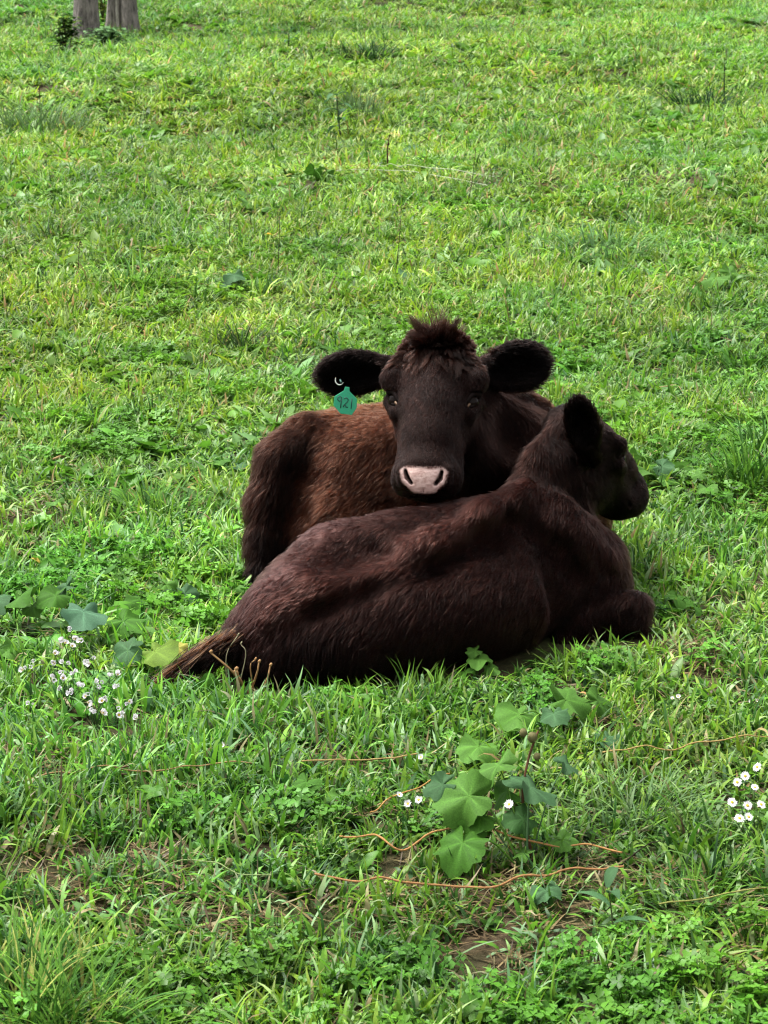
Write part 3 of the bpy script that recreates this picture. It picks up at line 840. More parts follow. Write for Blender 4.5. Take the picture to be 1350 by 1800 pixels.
def blade(g, base, az, length, width, lean, curl, col, segs=4, twist=0.0):
    """One grass blade: a folded tapering ribbon that leans and curls over."""
    d = np.array([math.cos(az), math.sin(az), 0]); s = np.array([-math.sin(az), math.cos(az), 0])
    V = []; C = []
    p = np.array(base, float); ang = lean
    for i in range(segs + 1):
        t = i / segs
        w = width * (1 - t ** 1.8) * (0.75 + 0.5 * min(t * 3, 1)) * 0.5
        sd = s * math.cos(twist * t) + np.array([0, 0, 1.0]) * math.sin(twist * t)
        if i < segs: V += [p - sd * w, p + sd * w]; C += [col, col]
        else: V.append(p.copy()); C.append(col)
        step = length / segs
        p = p + step * (d * math.sin(ang) + np.array([0, 0, math.cos(ang)]))
        ang += curl / segs
    F = [(2 * i, 2 * i + 1, 2 * i + 3, 2 * i + 2) for i in range(segs - 1)] + [(2 * segs - 2, 2 * segs - 1, 2 * segs)]
    g.add(V, F, np.array(C))

def leaf_shape(g, base, az, elev, length, width, col, segs=5, curl=0.6, fold=0.25, wob=0.0):
    """Lance or oval leaf with a folded midrib."""
    d = np.array([math.cos(az), math.sin(az), 0]); s = np.array([-math.sin(az), math.cos(az), 0]); z = np.array([0, 0, 1.0])
    V = []; C = []; p = np.array(base, float); ang = elev
    for i in range(segs + 1):
        t = i / segs
        w = 0.5 * width * math.sin(math.pi * min(1, 0.06 + 0.94 * t) ** 0.85) + 0.0006
        up = -d * math.sin(ang) + z * math.cos(ang)
        wz = wob * rng.normal() * width
        V += [p - s * w + up * (fold * w + wz), p, p + s * w + up * (fold * w - wz)]
        C += [col * 0.94, col * 1.12, col * 0.97]
        p = p + length / segs * (d * math.cos(ang) + z * math.sin(ang)); ang -= curl / segs
    F = []
    for i in range(segs):
        a = 3 * i
        F += [(a, a + 1, a + 4, a + 3), (a + 1, a + 2, a + 5, a + 4)]
    g.add(V, F, np.array(C))

def pick_green(j=0.18):
    c = GREENS[rng.integers(len(GREENS))] * rng.uniform(1 - j, 1 + j * 1.6)
    return c * np.array([rng.uniform(0.85, 1.15), 1, rng.uniform(0.8, 1.2)])

def clump_grass(nb, rad, l0, l1, w0, w1, straw=0.07, flat=1.0):
    g = Geo()
    for _ in range(nb):
        r = rad * math.sqrt(rng.random()); a = rng.uniform(0, 2 * math.pi)
        c = STRAW[rng.integers(len(STRAW))] * rng.uniform(.8, 1.2) if rng.random() < straw else pick_green()
        blade(g, (r * math.cos(a), r * math.sin(a), -0.006), rng.uniform(0, 2 * math.pi), rng.uniform(l0, l1), rng.uniform(w0, w1),
              abs(rng.normal(0.30, 0.35)) * flat, rng.uniform(0.3, 2.1) * flat, c, twist=rng.normal(0, 0.6))
    return g

def clump_clover(nl, rad):
    g = Geo()
    for _ in range(nl):
        r = rad * math.sqrt(rng.random()); a = rng.uniform(0, 2 * math.pi); h = rng.uniform(0.015, 0.05)
        c = np.array([0.075, 0.190, 0.014]) * rng.uniform(0.65, 1.3)
        top = np.array([r * math.cos(a), r * math.sin(a), h]); bot = np.array([r * .7 * math.cos(a), r * .7 * math.sin(a), -0.004])
        v, f = tube([bot, top], 0.0009, 3, cap=False); g.add(v, f, c * 0.8)
        sz = rng.uniform(0.008, 0.015); rot = rng.uniform(0, 6.28); tilt = rng.normal(0, 0.35, 2)
        for k in range(3):
            an = rot + k * 2.094
            pts = []
            for (u, w) in ((0, 0), (0.45, 0.42), (0.95, 0.40), (0.86, 0.0), (0.95, -0.40), (0.45, -0.42)):
                x = sz * (u * math.cos(an) - w * math.sin(an)); y = sz * (u * math.sin(an) + w * math.cos(an))
                pts.append(top + np.array([x, y, x * tilt[0] + y * tilt[1] + sz * 0.25 * u * (1 - u) * 2 + abs(w) * sz * 0.2]))
            g.add(pts, [(0, 1, 2, 3), (0, 3, 4, 5)], c * rng.uniform(0.9, 1.15))
    return g

def clump_rosette(nl, l0, l1, wr, e0=0.2, e1=1.0):
    g = Geo()
    a0 = rng.uniform(0, 6.28)
    for k in range(nl):
        L = rng.uniform(l0, l1)
        c = (np.array([0.070, 0.175, 0.014]) if rng.random() < .6 else np.array([0.115, 0.210, 0.055])) * rng.uniform(.75, 1.3)
        leaf_shape(g, (rng.normal(0, .006), rng.normal(0, .006), 0.0), a0 + k * 2.399 + rng.normal(0, .2), rng.uniform(e0, e1), L, L * wr * rng.uniform(.8, 1.2), c, curl=rng.uniform(0.3, 1.3), wob=0.06)
    return g

def clump_litter(nb, rad):
    g = Geo()
    for _ in range(nb):
        r = rad * math.sqrt(rng.random()); a = rng.uniform(0, 6.28)
        c = STRAW[rng.integers(len(STRAW))] * rng.uniform(.6, 1.25)
        blade(g, (r * math.cos(a), r * math.sin(a), rng.uniform(0.0, 0.018)), rng.uniform(0, 6.28), rng.uniform(0.03, 0.09), rng.uniform(0.002, 0.005), rng.uniform(1.2, 1.7), rng.normal(0, .5), c, segs=3)
    return g

def source(name, geos):
    col = bpy.data.collections.new(name)
    for i, g in enumerate(geos):
        col.objects.link(g.obj("%s_%02d" % (name, i), M_BLADE, link=False))
    return col

SRC_SHORT = source("short_blades", [clump_grass(30, 0.055, 0.035, 0.100, 0.005, 0.011, flat=1.15) for _ in range(9)])
SRC_MID = source("longer_blades", [clump_grass(26, 0.05, 0.07, 0.16, 0.006, 0.011, straw=0.05) for _ in range(7)])
SRC_CLOVER = source("clover_leaves", [clump_clover(34, 0.055) for _ in range(6)])
SRC_ROSETTE = source("rosette_leaves", [clump_rosette(rng.integers(5, 10), 0.04, 0.10, rng.choice([0.28, 0.4, 0.5, 0.62, 0.8])) for _ in range(12)])
SRC_LITTER = source("dry_litter", [clump_litter(26, 0.07) for _ in range(5)])

def scatter(name, label, src, P, scale, tint, tilt=0.18, height=None):
    """One mass of vegetation: a point cloud mesh that places the source clumps."""
    n = len(P)
    me = bpy.data.meshes.new(name)
    me.vertices.add(n); me.vertices.foreach_set("co", P.astype(np.float32).ravel())
    rot = np.c_[rng.normal(0, tilt, n), rng.normal(0, tilt, n), rng.uniform(0, 6.283, n)]
    me.attributes.new("rot", 'FLOAT_VECTOR', 'POINT').data.foreach_set("vector", rot.astype(np.float32).ravel())
    me.attributes.new("scl", 'FLOAT', 'POINT').data.foreach_set("value", scale.astype(np.float32))
    hz = scale if height is None else height
    me.attributes.new("hgt", 'FLOAT', 'POINT').data.foreach_set("value", hz.astype(np.float32))
    me.attributes.new("pick", 'INT', 'POINT').data.foreach_set("value", rng.integers(0, len(src.objects), n).astype(np.int32))
    me.attributes.new("tint", 'FLOAT_COLOR', 'POINT').data.foreach_set("color", np.c_[tint, np.ones(n)].astype(np.float32).ravel())
    me.update()
    o = bpy.data.objects.new(name, me); COL.objects.link(o)
    ng = bpy.data.node_groups.new(name + "_nodes", 'GeometryNodeTree')
    ng.interface.new_socket("Geometry", in_out='INPUT', socket_type='NodeSocketGeometry')
    ng.interface.new_socket("Geometry", in_out='OUTPUT', socket_type='NodeSocketGeometry')
    N = ng.nodes
    gi, go = N.new("NodeGroupInput"), N.new("NodeGroupOutput")
    iop = N.new("GeometryNodeInstanceOnPoints"); ci = N.new("GeometryNodeCollectionInfo")
    ci.inputs["Collection"].default_value = src
    ci.inputs["Separate Children"].default_value = True; ci.inputs["Reset Children"].default_value = True
    def named(nm, dt):
        a = N.new("GeometryNodeInputNamedAttribute"); a.data_type = dt; a.inputs["Name"].default_value = nm
        return a.outputs["Attribute"]
    e2r = N.new("FunctionNodeEulerToRotation")
    Lk = ng.links.new
    Lk(gi.outputs[0], iop.inputs["Points"]); Lk(ci.outputs[0], iop.inputs["Instance"])
    iop.inputs["Pick Instance"].default_value = True
    Lk(named("pick", 'INT'), iop.inputs["Instance Index"])
    Lk(named("rot", 'FLOAT_VECTOR'), e2r.inputs[0]); Lk(e2r.outputs[0], iop.inputs["Rotation"])
    cx = N.new("ShaderNodeCombineXYZ"); sc_ = named("scl", 'FLOAT')
    for i in range(2): Lk(sc_, cx.inputs[i])
    Lk(named("hgt", 'FLOAT'), cx.inputs[2])
    Lk(cx.outputs[0], iop.inputs["Scale"])
    Lk(iop.outputs[0], go.inputs[0])
    md = o.modifiers.new("scatter", 'NODES'); md.node_group = ng
    return tag(o, label, None, None, "stuff")

def pasture_points(dens, y0=3.2, y1=46, wide=1.5):
    """Random points on the pasture; dens(y) clumps per square metre."""
    out = []
    edges = np.concatenate([np.arange(y0, 10, 0.4), np.arange(10, y1, 1.5)])
    for a, b in zip(edges[:-1], edges[1:]):
        half = 0.5 * 0.36 * b * wide + 0.35
        n = rng.poisson(dens((a + b) / 2) * 2 * half * (b - a))
        out.append(np.c_[rng.uniform(-half, half, n), rng.uniform(a, b, n)])
    P = np.vstack(out)
    return np.c_[P, ground_h(P[:, 0], P[:, 1])]

def project(P):
    Q = P - CAM
    d = Q @ C_FWD
    return CX + FPX * (Q @ C_RIGHT) / d, CY - FPX * (Q @ C_UP) / d

TAIL = np.array([at(415, 1150, 6.05), at(340, 1180, 6.0), at(285, 1205, 5.98)])
def clear_of_cattle(P, margin=0.03):
    ok = np.ones(len(P), bool)
    if margin > 0.03:                                     # tall growth is pressed down round the tail
        for q in spline(TAIL, 9): ok &= np.hypot(P[:, 0] - q[0], P[:, 1] - q[1]) > 0.09
    for dz in (0.02, 0.07):
        Q = P + np.array([0, 0, dz])
        ok &= (FB.dist(Q + np.array([0, 0.045, 0])) > margin) & (FB.dist(Q) > margin) & (RB.dist(Q) > margin)
    return ok

# worn places where the soil shows: centre (photo pixel), half width and half depth in metres
BARE = [(on_ground(150, 1535), .24, .26), (on_ground(270, 1560), .22, .20), (on_ground(830, 1570), .30, .12), (on_ground(1110, 1560), .18, .14),
        (on_ground(620, 1620), .25, .12), (on_ground(20, 1330), .16, .2), (on_ground(920, 1660), .22, .12), (on_ground(1330, 1680), .14, .14),
        (on_ground(1230, 1150), .16, .3), (on_ground(420, 1640), .22, .12), (on_ground(60, 940), .2, .4), (on_ground(900, 330), .5, .7), (on_ground(1180, 320), .5, .9)]
def bareness(P):
    b = np.zeros(len(P))
    for k, (c, rx, ry) in enumerate(BARE):
        q = ((P[:, 0] - c[0]) / rx) ** 2 + ((P[:, 1] - c[1]) / ry) ** 2
        b = np.maximum(b, np.clip(1.35 - q + (vnoise(P[:, :2], 0.10, 77) - 0.5) * 1.2, 0, 1) * (1.25 if k < 2 else 1.0))
    return b

# tall tufts keep the short grass down round their foot: centre pixel and half width in photo pixels
TUFTS = [(1235, 195, 62), (645, 102, 50), (425, 612, 46), (262, 900, 62), (1060, 445, 70), (235, 508, 60), (1310, 652, 52), (45, 1780, 110), (1315, 845, 50)]
def tufted(P):
    b = np.zeros(len(P))
    for x, y, r in TUFTS:
        c = on_ground(x, y); d = float((c - CAM) @ C_FWD); R = r * d / FPX
        b = np.maximum(b, np.hypot(P[:, 0] - c[0], (P[:, 1] - c[1]) * 0.75) < R)
    return b

def tints(P):
    a = fbm(P[:, :2], 1.1, 60)[:, None]; b = fbm(P[:, :2], 0.35, 61)[:, None]; c = fbm(P[:, :2], 3.5, 62)[:, None]
    far = np.clip((P[:, 1] - 9) / 16, 0, 1)[:, None]
    warm = np.clip((b - 0.5) * 2.2 + (c - 0.5) * 1.8 - 0.04, -0.7, 0.9)
    k = vnoise(P[:, :2], 0.13, 66)[:, None]
    t = np.array([1.0, 1.0, 1.0]) * (0.50 + 1.0 * a) * (0.80 + 0.4 * b) * (0.68 + 0.66 * k)
    t = t * (1 + warm * np.array([0.30, 0.02, -0.20]))
    return t * (1 + 0.16 * np.clip((P[:, 1:2] - 15) / 10, 0, 1)) * rng.uniform(0.82, 1.2, (len(P), 1))

def near_far(n0, n1):
    return lambda y: n0 if y < 9 else max(n1, n0 * (9 / y) ** 1.7)

P = pasture_points(near_far(300, 34)); P = P[clear_of_cattle(P)]
keep = rng.random(len(P)) > np.maximum(0.48 * bareness(P), 0.85 * tufted(P)); P = P[keep]
far = np.clip((P[:, 1] - 8) / 14, 0, 1)
scatter("short_grass", "short green pasture grass covering the hillside", SRC_SHORT, P, rng.uniform(0.75, 1.35, len(P)) * (1 + 1.2 * far), tints(P),
        height=rng.uniform(0.7, 1.2, len(P)) * (0.35 + 1.35 * fbm(P[:, :2], 0.45, 71, 2)) * (1 + 0.25 * far))

P = pasture_points(near_far(70, 22)); P = P[clear_of_cattle(P, 0.05)]
m = fbm(P[:, :2], 0.55, 70, 2); px_, py_ = project(P)
tall = np.clip((m - 0.50) * 5, 0.05, 1) * np.clip(1 - bareness(P), 0, 1) * np.where((py_ > 1500), 0.45, 1.0)
P = P[rng.random(len(P)) < tall]
scatter("long_grass", "longer grass standing in loose patches over the pasture", SRC_MID, P, rng.uniform(0.65, 1.1, len(P)) * (1 + 0.6 * np.clip((P[:, 1] - 8) / 14, 0, 1)), tints(P) * np.array([0.92, 0.98, 0.95]))

P = pasture_points(near_far(120, 20)); P = P[clear_of_cattle(P)]
px_, py_ = project(P)
m = np.clip((fbm(P[:, :2], 0.6, 80, 2) - 0.50) * 4, 0.03, 1); m = np.maximum(m, np.clip((py_ - 1640) / 90, 0, 0.95) * np.clip((px_ - 250) / 200, 0.2, 1))
P = P[rng.random(len(P)) < m * np.clip(1 - 0.9 * bareness(P), 0, 1)]
scatter("clover", "low clover leaves growing among the grass", SRC_CLOVER, P, rng.uniform(0.8, 1.5, len(P)), tints(P) * 1.05)

P = pasture_points(near_far(100, 50)); P = P[clear_of_cattle(P, 0.05)]
m = np.clip((fbm(P[:, :2], 0.8, 90, 2) - 0.36) * 3.2, 0.08, 1) * np.clip(1 - 0.8 * bareness(P), 0, 1) * (1 - 0.6 * np.clip((P[:, 1] - 17) / 8, 0, 1))
P = P[rng.random(len(P)) < m]
scatter("leafy_ground_cover", "small leafy weeds spread through the grass", SRC_ROSETTE, P, rng.uniform(0.5, 1.35, len(P)) * np.clip((P[:, 1] - 2.2) / 4.2, 0.5, 1) * (1 + 0.55 * np.clip((P[:, 1] - 8) / 14, 0, 1)), tints(P), tilt=0.12)

P = pasture_points(near_far(170, 14), y1=30); P = P[clear_of_cattle(P)]
m = np.clip(0.05 + bareness(P) * 1.0 + (fbm(P[:, :2], 0.5, 95, 2) - 0.58) * 1.6, 0.02, 1)
P = P[rng.random(len(P)) < m]; P[:, 2] += 0.004
scatter("dry_litter", "dead straw and dry stalks lying in the worn spots", SRC_LITTER, P, rng.uniform(0.7, 1.3, len(P)), np.tile(rng.uniform(0.6, 1.1, (len(P), 1)), (1, 3)), tilt=0.1)

# ------------------------------------------------------------------ single plants
def at_height(px, py, h):
    """Point seen at a photo pixel that stands h above the pasture."""
    ray = C_RIGHT * ((px - CX) / FPX) - C_UP * ((py - CY) / FPX) + C_FWD
    d = 2.5
    for _ in range(400):
        p = CAM + ray * d
        g = p[2] - float(ground_h(p[0], p[1])) - h
        if g < 1e-4: break
        d += max(g * 1.2, 1e-3)
    return p, d

UPV = np.array([0, 0, 1.0])
LEAF_G = np.array([(0.042, 0.120, 0.012), (0.028, 0.078, 0.018), (0.062, 0.150, 0.022), (0.042, 0.100, 0.038)])

def broad_leaf(size, col, lobes=5, ruffle=0.17, segs=48, rings=5, seed=0):
    """Broad heart-shaped leaf in local space: base at the origin, tip along +x, face +z."""
    r_ = np.random.default_rng(seed)
    ph = r_.uniform(0, 6.28, 3)
    V = [np.array([0, 0, 0.0])]; C = [col * 1.15]; F = []
    for k in range(1, rings + 1):
        rho = k / rings
        for j in range(segs):
            th = -math.pi + 2 * math.pi * j / segs
            notch = 1 - 0.80 * math.exp(-((abs(th) - math.pi) / 0.30) ** 2)
            rad = (0.86 + 0.14 * math.cos(th) + 0.06 * math.cos(2 * th)) * notch
            rad *= 1 + (0.06 * math.cos(lobes * th * 1.4 + ph[1] * .1) + 0.05 * math.sin(9 * th + ph[0]) + 0.04 * math.sin(15 * th + ph[2]) + r_.normal(0, .035)) * rho ** 2
            vein = math.cos(6 * th)
            z = 0.10 * rho - 0.20 * rho ** 2 + ruffle * rho ** 2 * (math.sin(3 * th + ph[0]) + 0.7 * math.sin(5 * th + ph[1])) - 0.030 * vein * rho * (1 - 0.4 * rho)
            V.append(size * np.array([rad * rho * math.cos(th), rad * rho * math.sin(th), z]))
            C.append(col * (0.86 + 0.55 * max(0, vein) ** 4 * (1.15 - rho) + r_.normal(0, 0.06)))
    F += [(0, 1 + j, 1 + (j + 1) % segs) for j in range(segs)]
    for k in range(rings - 1):
        a, b = 1 + k * segs, 1 + (k + 1) * segs
        F += [(a + j, b + j, b + (j + 1) % segs, a + (j + 1) % segs) for j in range(segs)]
    return np.array(V), F, np.array(C)

def place_leaf(V, base, tipdir, normal):
    x = nrm(tipdir); z = nrm(np.asarray(normal) - x * np.dot(normal, x)); y = np.cross(z, x)
    return base + V @ np.array([x, y, z])

def broadleaf_plant(name, root_px, label, leaves, cat="weed", group="broad-leaved weeds in the pasture", stem=None):
    """leaves: (px, py, height above ground, radius in photo pixels, colour index or rgb, facing)"""
    root = on_ground(*root_px)
    e = empty(name, root, label, cat, group)
    for i, L in enumerate(leaves):
        px, py, h, rp, c = L[:5]
        p, d = at_height(px, py, h * 0.92)
        size = 1.0 * rp * d / FPX
        col = (LEAF_G[c] if isinstance(c, int) else np.array(c)) * rng.uniform(0.9, 1.12)
        out = p - root; out[2] = 0
        out = nrm(out + rng.normal(0, 0.03, 3) * np.array([1, 1, 0]) + np.array([1e-3, 0, 0]))
        tip = nrm(out + np.array([0, -0.35, 0]) + UPV * (-0.30 + rng.normal(0, 0.12)))
        nor = nrm(UPV * 0.75 + np.array([0, -0.62, 0]) + out * 0.15 + rng.normal(0, 0.24, 3))
        if len(L) > 5: tip = nrm(np.array(L[5])); 
        V, F, C = broad_leaf(size, col, seed=int(px * 7 + py))
        base = p - tip * size * 0.42
        g = Geo(); g.add(place_leaf(V, base, tip, nor), F, C)
        lf = g.obj("leaf", M_PLANT, e)
        mid = root * 0.45 + base * 0.55 + np.array([0, 0, 0.035])
        path = spline([root + np.array([0, 0, -0.01]), mid, base], 8)
        v, f = tube(path, np.linspace(0.0035, 0.0018, 8) * max(0.6, size / 0.08), 5)
        g = Geo(); g.add(v, f, col * np.array([1.3, 1.15, 1.2])); g.obj("petiole", M_PLANT, lf)
    if stem:
        pts = [at_height(px, py, h)[0] for px, py, h in stem["pts"]]
        v, f = tube(spline(pts, 10), np.linspace(stem["r"], stem["r"] * 0.55, 10), 6)
        g = Geo(); g.add(v, f, np.array(stem["col"])); g.obj("stem", M_PLANT, e)
        for px, py, h, r in stem.get("buds", []):
            c, _ = at_height(px, py, h); g = Geo()
            vs = []; fs = []
            for i in range(6):
                for j in range(8):
                    a, b = math.pi * i / 5, 2 * math.pi * j / 8
                    vs.append(c + r * np.array([math.sin(a) * math.cos(b), math.sin(a) * math.sin(b), math.cos(a) * 1.1]) * (1 + 0.12 * ((i + j) % 2)))
            fs = [(i * 8 + j, (i + 1) * 8 + j, (i + 1) * 8 + (j + 1) % 8, i * 8 + (j + 1) % 8) for i in range(5) for j in range(8)]
            g.add(vs, fs, np.array([0.13, 0.12, 0.05])); g.obj("bud", M_PLANT, e)
    return e

BW = "burdock_plant"
broadleaf_plant(BW, (925, 1535), "tall burdock with dark broad leaves and brown stem, crossed by orange dry runners", [
    (800, 1405, .16, 62, 2), (948, 1388, .19, 56, 3), (806, 1500, .07, 58, 0, (-.25, -.6, -.45)), (905, 1442, .12, 36, 1), (858, 1352, .21, 48, 2), (765, 1385, .17, 34, 3),
    (1002, 1345, .19, 30, 3), (880, 1395, .15, 40, 0), (960, 1572, .05, 34, 3), (830, 1440, .12, 40, 0), (1000, 1480, .06, 30, 2), (915, 1500, .05, 24, 2)],
    stem=dict(pts=[(938, 1530, 0.0), (930, 1480, .055), (918, 1400, .15), (930, 1330, .23), (946, 1285, .28)], r=.0045, col=(0.075, 0.035, 0.018), buds=[(920, 1288, .285, .009), (936, 1296, .27, .011), (944, 1330, .23, .008)]))
broadleaf_plant(BW, (985, 1300), "pale green burdock with flat upper leaves behind the tall dark burdock", [
    (900, 1262, .08, 46, 2), (1012, 1235, .09, 52, 2), (832, 1322, .07, 44, 2), (975, 1262, .10, 32, 3), (1060, 1235, .06, 34, 2), (1075, 1305, .05, 30, 3)])
broadleaf_plant(BW, (150, 1120), "burdock with one bluish broad leaf above the white flowers by the tail", [
    (147, 1085, .12, 50, (0.050, 0.115, 0.062)), (85, 1052, .12, 34, 0), (228, 1098, .08, 40, 0), (110, 1035, .13, 26, 3), (190, 1122, .05, 26, 2)])
broadleaf_plant(BW, (25, 1090), "burdock with green lobed leaves at the edge beside the white flowers", [
    (30, 1055, .11, 44, 0), (-20, 1060, .10, 44, 3), (60, 1072, .07, 26, 2), (35, 1150, .03, 42, 2)])
broadleaf_plant(BW, (262, 1185), "burdock with yellowing leaf just behind the cow's tail tip", [
    (282, 1150, .10, 46, (0.105, 0.175, 0.022)), (212, 1150, .08, 38, 3), (240, 1190, .04, 34, 0), (205, 1185, .04, 26, 0), (318, 1142, .10, 20, (0.26, 0.25, 0.05))])
broadleaf_plant(BW, (245, 1075), "low round-leaved weed left of the rear cow's hind leg", [
    (248, 1062, .05, 38, 0), (335, 1047, .05, 26, 3), (300, 1030, .06, 22, 2)])
broadleaf_plant(BW, (1150, 860), "broad-leaved weed beside the front cow's muzzle", [
    (1142, 832, .07, 32, 2), (1122, 802, .09, 26, 2), (1172, 822, .08, 22, 3), (1180, 850, .04, 22, 0)])
broadleaf_plant(BW, (1252, 520), "bright weed with one angular leaf in the grass right above the cattle", [
    (1252, 495, .09, 34, 2), (1290, 480, .10, 24, 2), (1222, 512, .06, 18, 0), (1232, 465, .10, 18, 2)])
broadleaf_plant(BW, (440, 372), "small weed with one yellow-green leaf in the upper meadow", [
    (436, 358, .09, 24, 2), (462, 368, .06, 14, 0), (418, 470, .0, 1, 0)][:2])
broadleaf_plant(BW, (410, 505), "bluish-leaved weed below the yellow-green one in the upper meadow", [
    (412, 488, .09, 24, 3), (395, 502, .05, 18, 3), (440, 500, .05, 16, 0)])
broadleaf_plant("mallow_plant", (440, 1735), "small round pleated mallow leaf near the bottom edge of the picture", [
    (442, 1708, .04, 34, 3), (478, 1735, .03, 22, 0), (400, 1742, .03, 20, 0)])
broadleaf_plant(BW, (835, 1190), "leafy weed growing against the front cow's belly", [
    (842, 1162, .07, 28, 2), (815, 1185, .04, 22, 0), (868, 1178, .04, 20, 2), (830, 1146, .09, 16, 2)])
broadleaf_plant(BW, (1185, 1075), "dock weed right of the front cow's folded knee", [
    (1192, 1055, .05, 28, 0), (1165, 1068, .04, 18, 3), (1222, 1070, .04, 20, 0)])
broadleaf_plant(BW, (115, 905), "weed with an upright pale leaf in the meadow left of the cattle", [
    (96, 884, .08, 20, 2), (138, 905, .04, 18, 0), (75, 912, .04, 18, 0)])
broadleaf_plant(BW, (395, 830), "cluster of broad leaves beside the rear cow's rump", [
    (385, 812, .06, 26, 0), (420, 820, .05, 20, 3), (360, 828, .05, 20, 2), (250, 850, .05, 1, 0)][:3])
broadleaf_plant(BW, (362, 1215), "upright leaf standing in front of the cow's tail", [
    (366, 1205, .05, 30, 0, (0.1, -.1, .9)), (345, 1225, .02, 16, 2)])
broadleaf_plant(BW, (270, 1410), "group of soft green leaves in the grass below the tail", [
    (262, 1392, .06, 34, 2), (300, 1402, .04, 22, 0), (225, 1412, .04, 20, 2)])
broadleaf_plant(BW, (540, 1400), "broad green leaves in the grass between tail and tall burdock", [
    (538, 1382, .07, 32, 0), (575, 1402, .04, 22, 2), (505, 1395, .05, 22, 3), (530, 1440, .02, 20, 2)])
broadleaf_plant(BW, (1250, 880), "young dock at the foot of the tall grass on the right", [
    (1242, 862, .06, 26, 2), (1275, 872, .05, 20, 0), (1225, 835, .09, 18, 2)])
broadleaf_plant(BW, (700, 280), "pale pointed leaves in the upper meadow above the cow's head", [
    (722, 262, .09, 18, 3), (745, 268, .08, 16, 2), (700, 275, .05, 14, 0)])
broadleaf_plant(BW, (575, 340), "reddish weed with dark curled leaves in the upper meadow", [
    (548, 302, .10, 20, 0), (575, 300, .10, 18, 2), (545, 325, .06, 14, (0.05, 0.045, 0.018))])
broadleaf_plant(BW, (720, 500), "grey-green weed in the grass just above the cow's forelock", [
    (712, 482, .07, 20, 3), (745, 492, .05, 16, 3), (690, 505, .04, 14, 0)])

# ---- upright leafy weeds
def upright_weed(name, root_px, top_px, label, n, leaf_px, lean=0.0, col=3, cat="weed", stem_col=(0.05, 0.07, 0.025)):
    root = on_ground(*root_px)
    d = float((root - CAM) @ C_FWD)
    top = at(top_px[0], top_px[1], d)
    e = empty(name, root, label, cat, "upright weeds in the pasture")
    path = spline([root - np.array([0, 0, .01]), (root + top) / 2 + rng.normal(0, .008, 3), top], 10)
    v, f = tube(path, np.linspace(.0035, .0015, 10) * d / 7, 5); g = Geo(); g.add(v, f, np.array(stem_col)); st = g.obj("stem", M_PLANT, e)
    L = leaf_px * d / FPX
    for k in range(n):
        p = path[min(9, 2 + int(8 * k / max(1, n - 1)) if n > 1 else 9)]
        g = Geo(); c = LEAF_G[col] * rng.uniform(.8, 1.3)
        leaf_shape(g, p, k * 2.4 + rng.normal(0, .3), rng.uniform(0.2, 0.9), L * rng.uniform(.7, 1.15), L * 0.30, c, curl=rng.uniform(.8, 1.8), segs=6)
        g.obj("leaf", M_PLANT, e)
    return e

upright_weed("upright_weed", (600, 250), (592, 168), "upright weed with long bluish leaves in the upper meadow", 9, 42)
upright_weed("upright_weed", (505, 90), (508, 58), "far upright weed with a pale drooping leaf near the top", 6, 26)
upright_weed("leafy_sprig", (690, 1205), (705, 1120), "thin leafy sprig standing against the front cow's belly", 16, 15, col=1)
upright_weed("upright_weed", (1080, 1650), (1068, 1560), "grey-green drooping blade-leaved weed below the burdock", 4, 70, col=3)
upright_weed("upright_weed", (1300, 960), (1290, 905), "small upright weed in the grass right of the front cow's chest", 8, 22, col=0)

# ---- dark bare stalks
def stalk(name, pix, label, r=0.0022, col=(0.035, 0.022, 0.014), cat="stalk", group="dry stalks standing in the grass", side=0):
    """pix: photo pixels from root to tip, standing over the root."""
    root = on_ground(*pix[0]); d = float((root - CAM) @ C_FWD)
    pts = [root - np.array([0, 0, .01])] + [at(x, y, d - 0.01 * i) for i, (x, y) in enumerate(pix[1:], 1)]
    e = empty(name, root, label, cat, group)
    v, f = tube(spline(pts, 12), np.linspace(r, r * .5, 12) * 0.7 * d / 6, 5); g = Geo(); g.add(v, f, np.array(col)); g.obj("stem", M_PLANT, e)
    for k in range(side):
        a = pts[-1] * (1 - .12 * k) + pts[0] * .12 * k
        b = a + np.array([rng.normal(0, .014), rng.normal(0, .01), rng.uniform(.004, .02)])
        v, f = tube([a, (a + b) / 2 + rng.normal(0, .002, 3), b], [r * .8, r * 1.5, r * .7], 5); g = Geo(); g.add(v, f, np.array(col) * rng.uniform(.8, 1.5)); g.obj("seed_head", M_PLANT, e)
    return e
BR = (0.24, 0.125, 0.055)
stalk("dry_stalk", [(797, 1180), (794, 1140), (796, 1095)], "single thin brown stalk against the front cow's side", .0030, (0.20, 0.11, 0.07))
stalk("dry_stalk", [(870, 1165), (874, 1130), (878, 1105)], "brown seed stalk with knobbly head before the front cow's ribs", .003, BR, side=4)
stalk("dry_stalk", [(935, 1150), (915, 1130), (893, 1118)], "pale crooked grass stalk before the front cow's ribs", .0022, (0.26, 0.22, 0.12), side=2)
stalk("dark_stalk", [(682, 300), (681, 265), (684, 240)], "reddish dark dock stalk in the upper meadow", .004, (0.05, 0.022, 0.014), side=4)
stalk("dark_stalk", [(815, 372), (828, 330), (836, 265)], "thin dark forked stalk in the upper meadow", .0022, side=2)
stalk("dark_stalk", [(693, 500), (702, 420), (706, 360)], "tall thin dark stalk just above the cow's forelock", .0020)
stalk("dark_stalk", [(488, 495), (490, 440), (492, 385)], "dark stalk near the yellow flower in the upper meadow", .0020, side=2)
stalk("dark_stalk", [(137, 490), (138, 460), (140, 430)], "dark stalk in the meadow far left of the cattle", .0024, side=2)
stalk("dark_stalk", [(405, 440), (403, 410), (406, 370)], "dark stalk beside the yellow-green leaf in the upper meadow", .0022)
stalk("dark_stalk", [(70, 210), (70, 180), (69, 150)], "dark stalk near the far left tree trunks", .003)
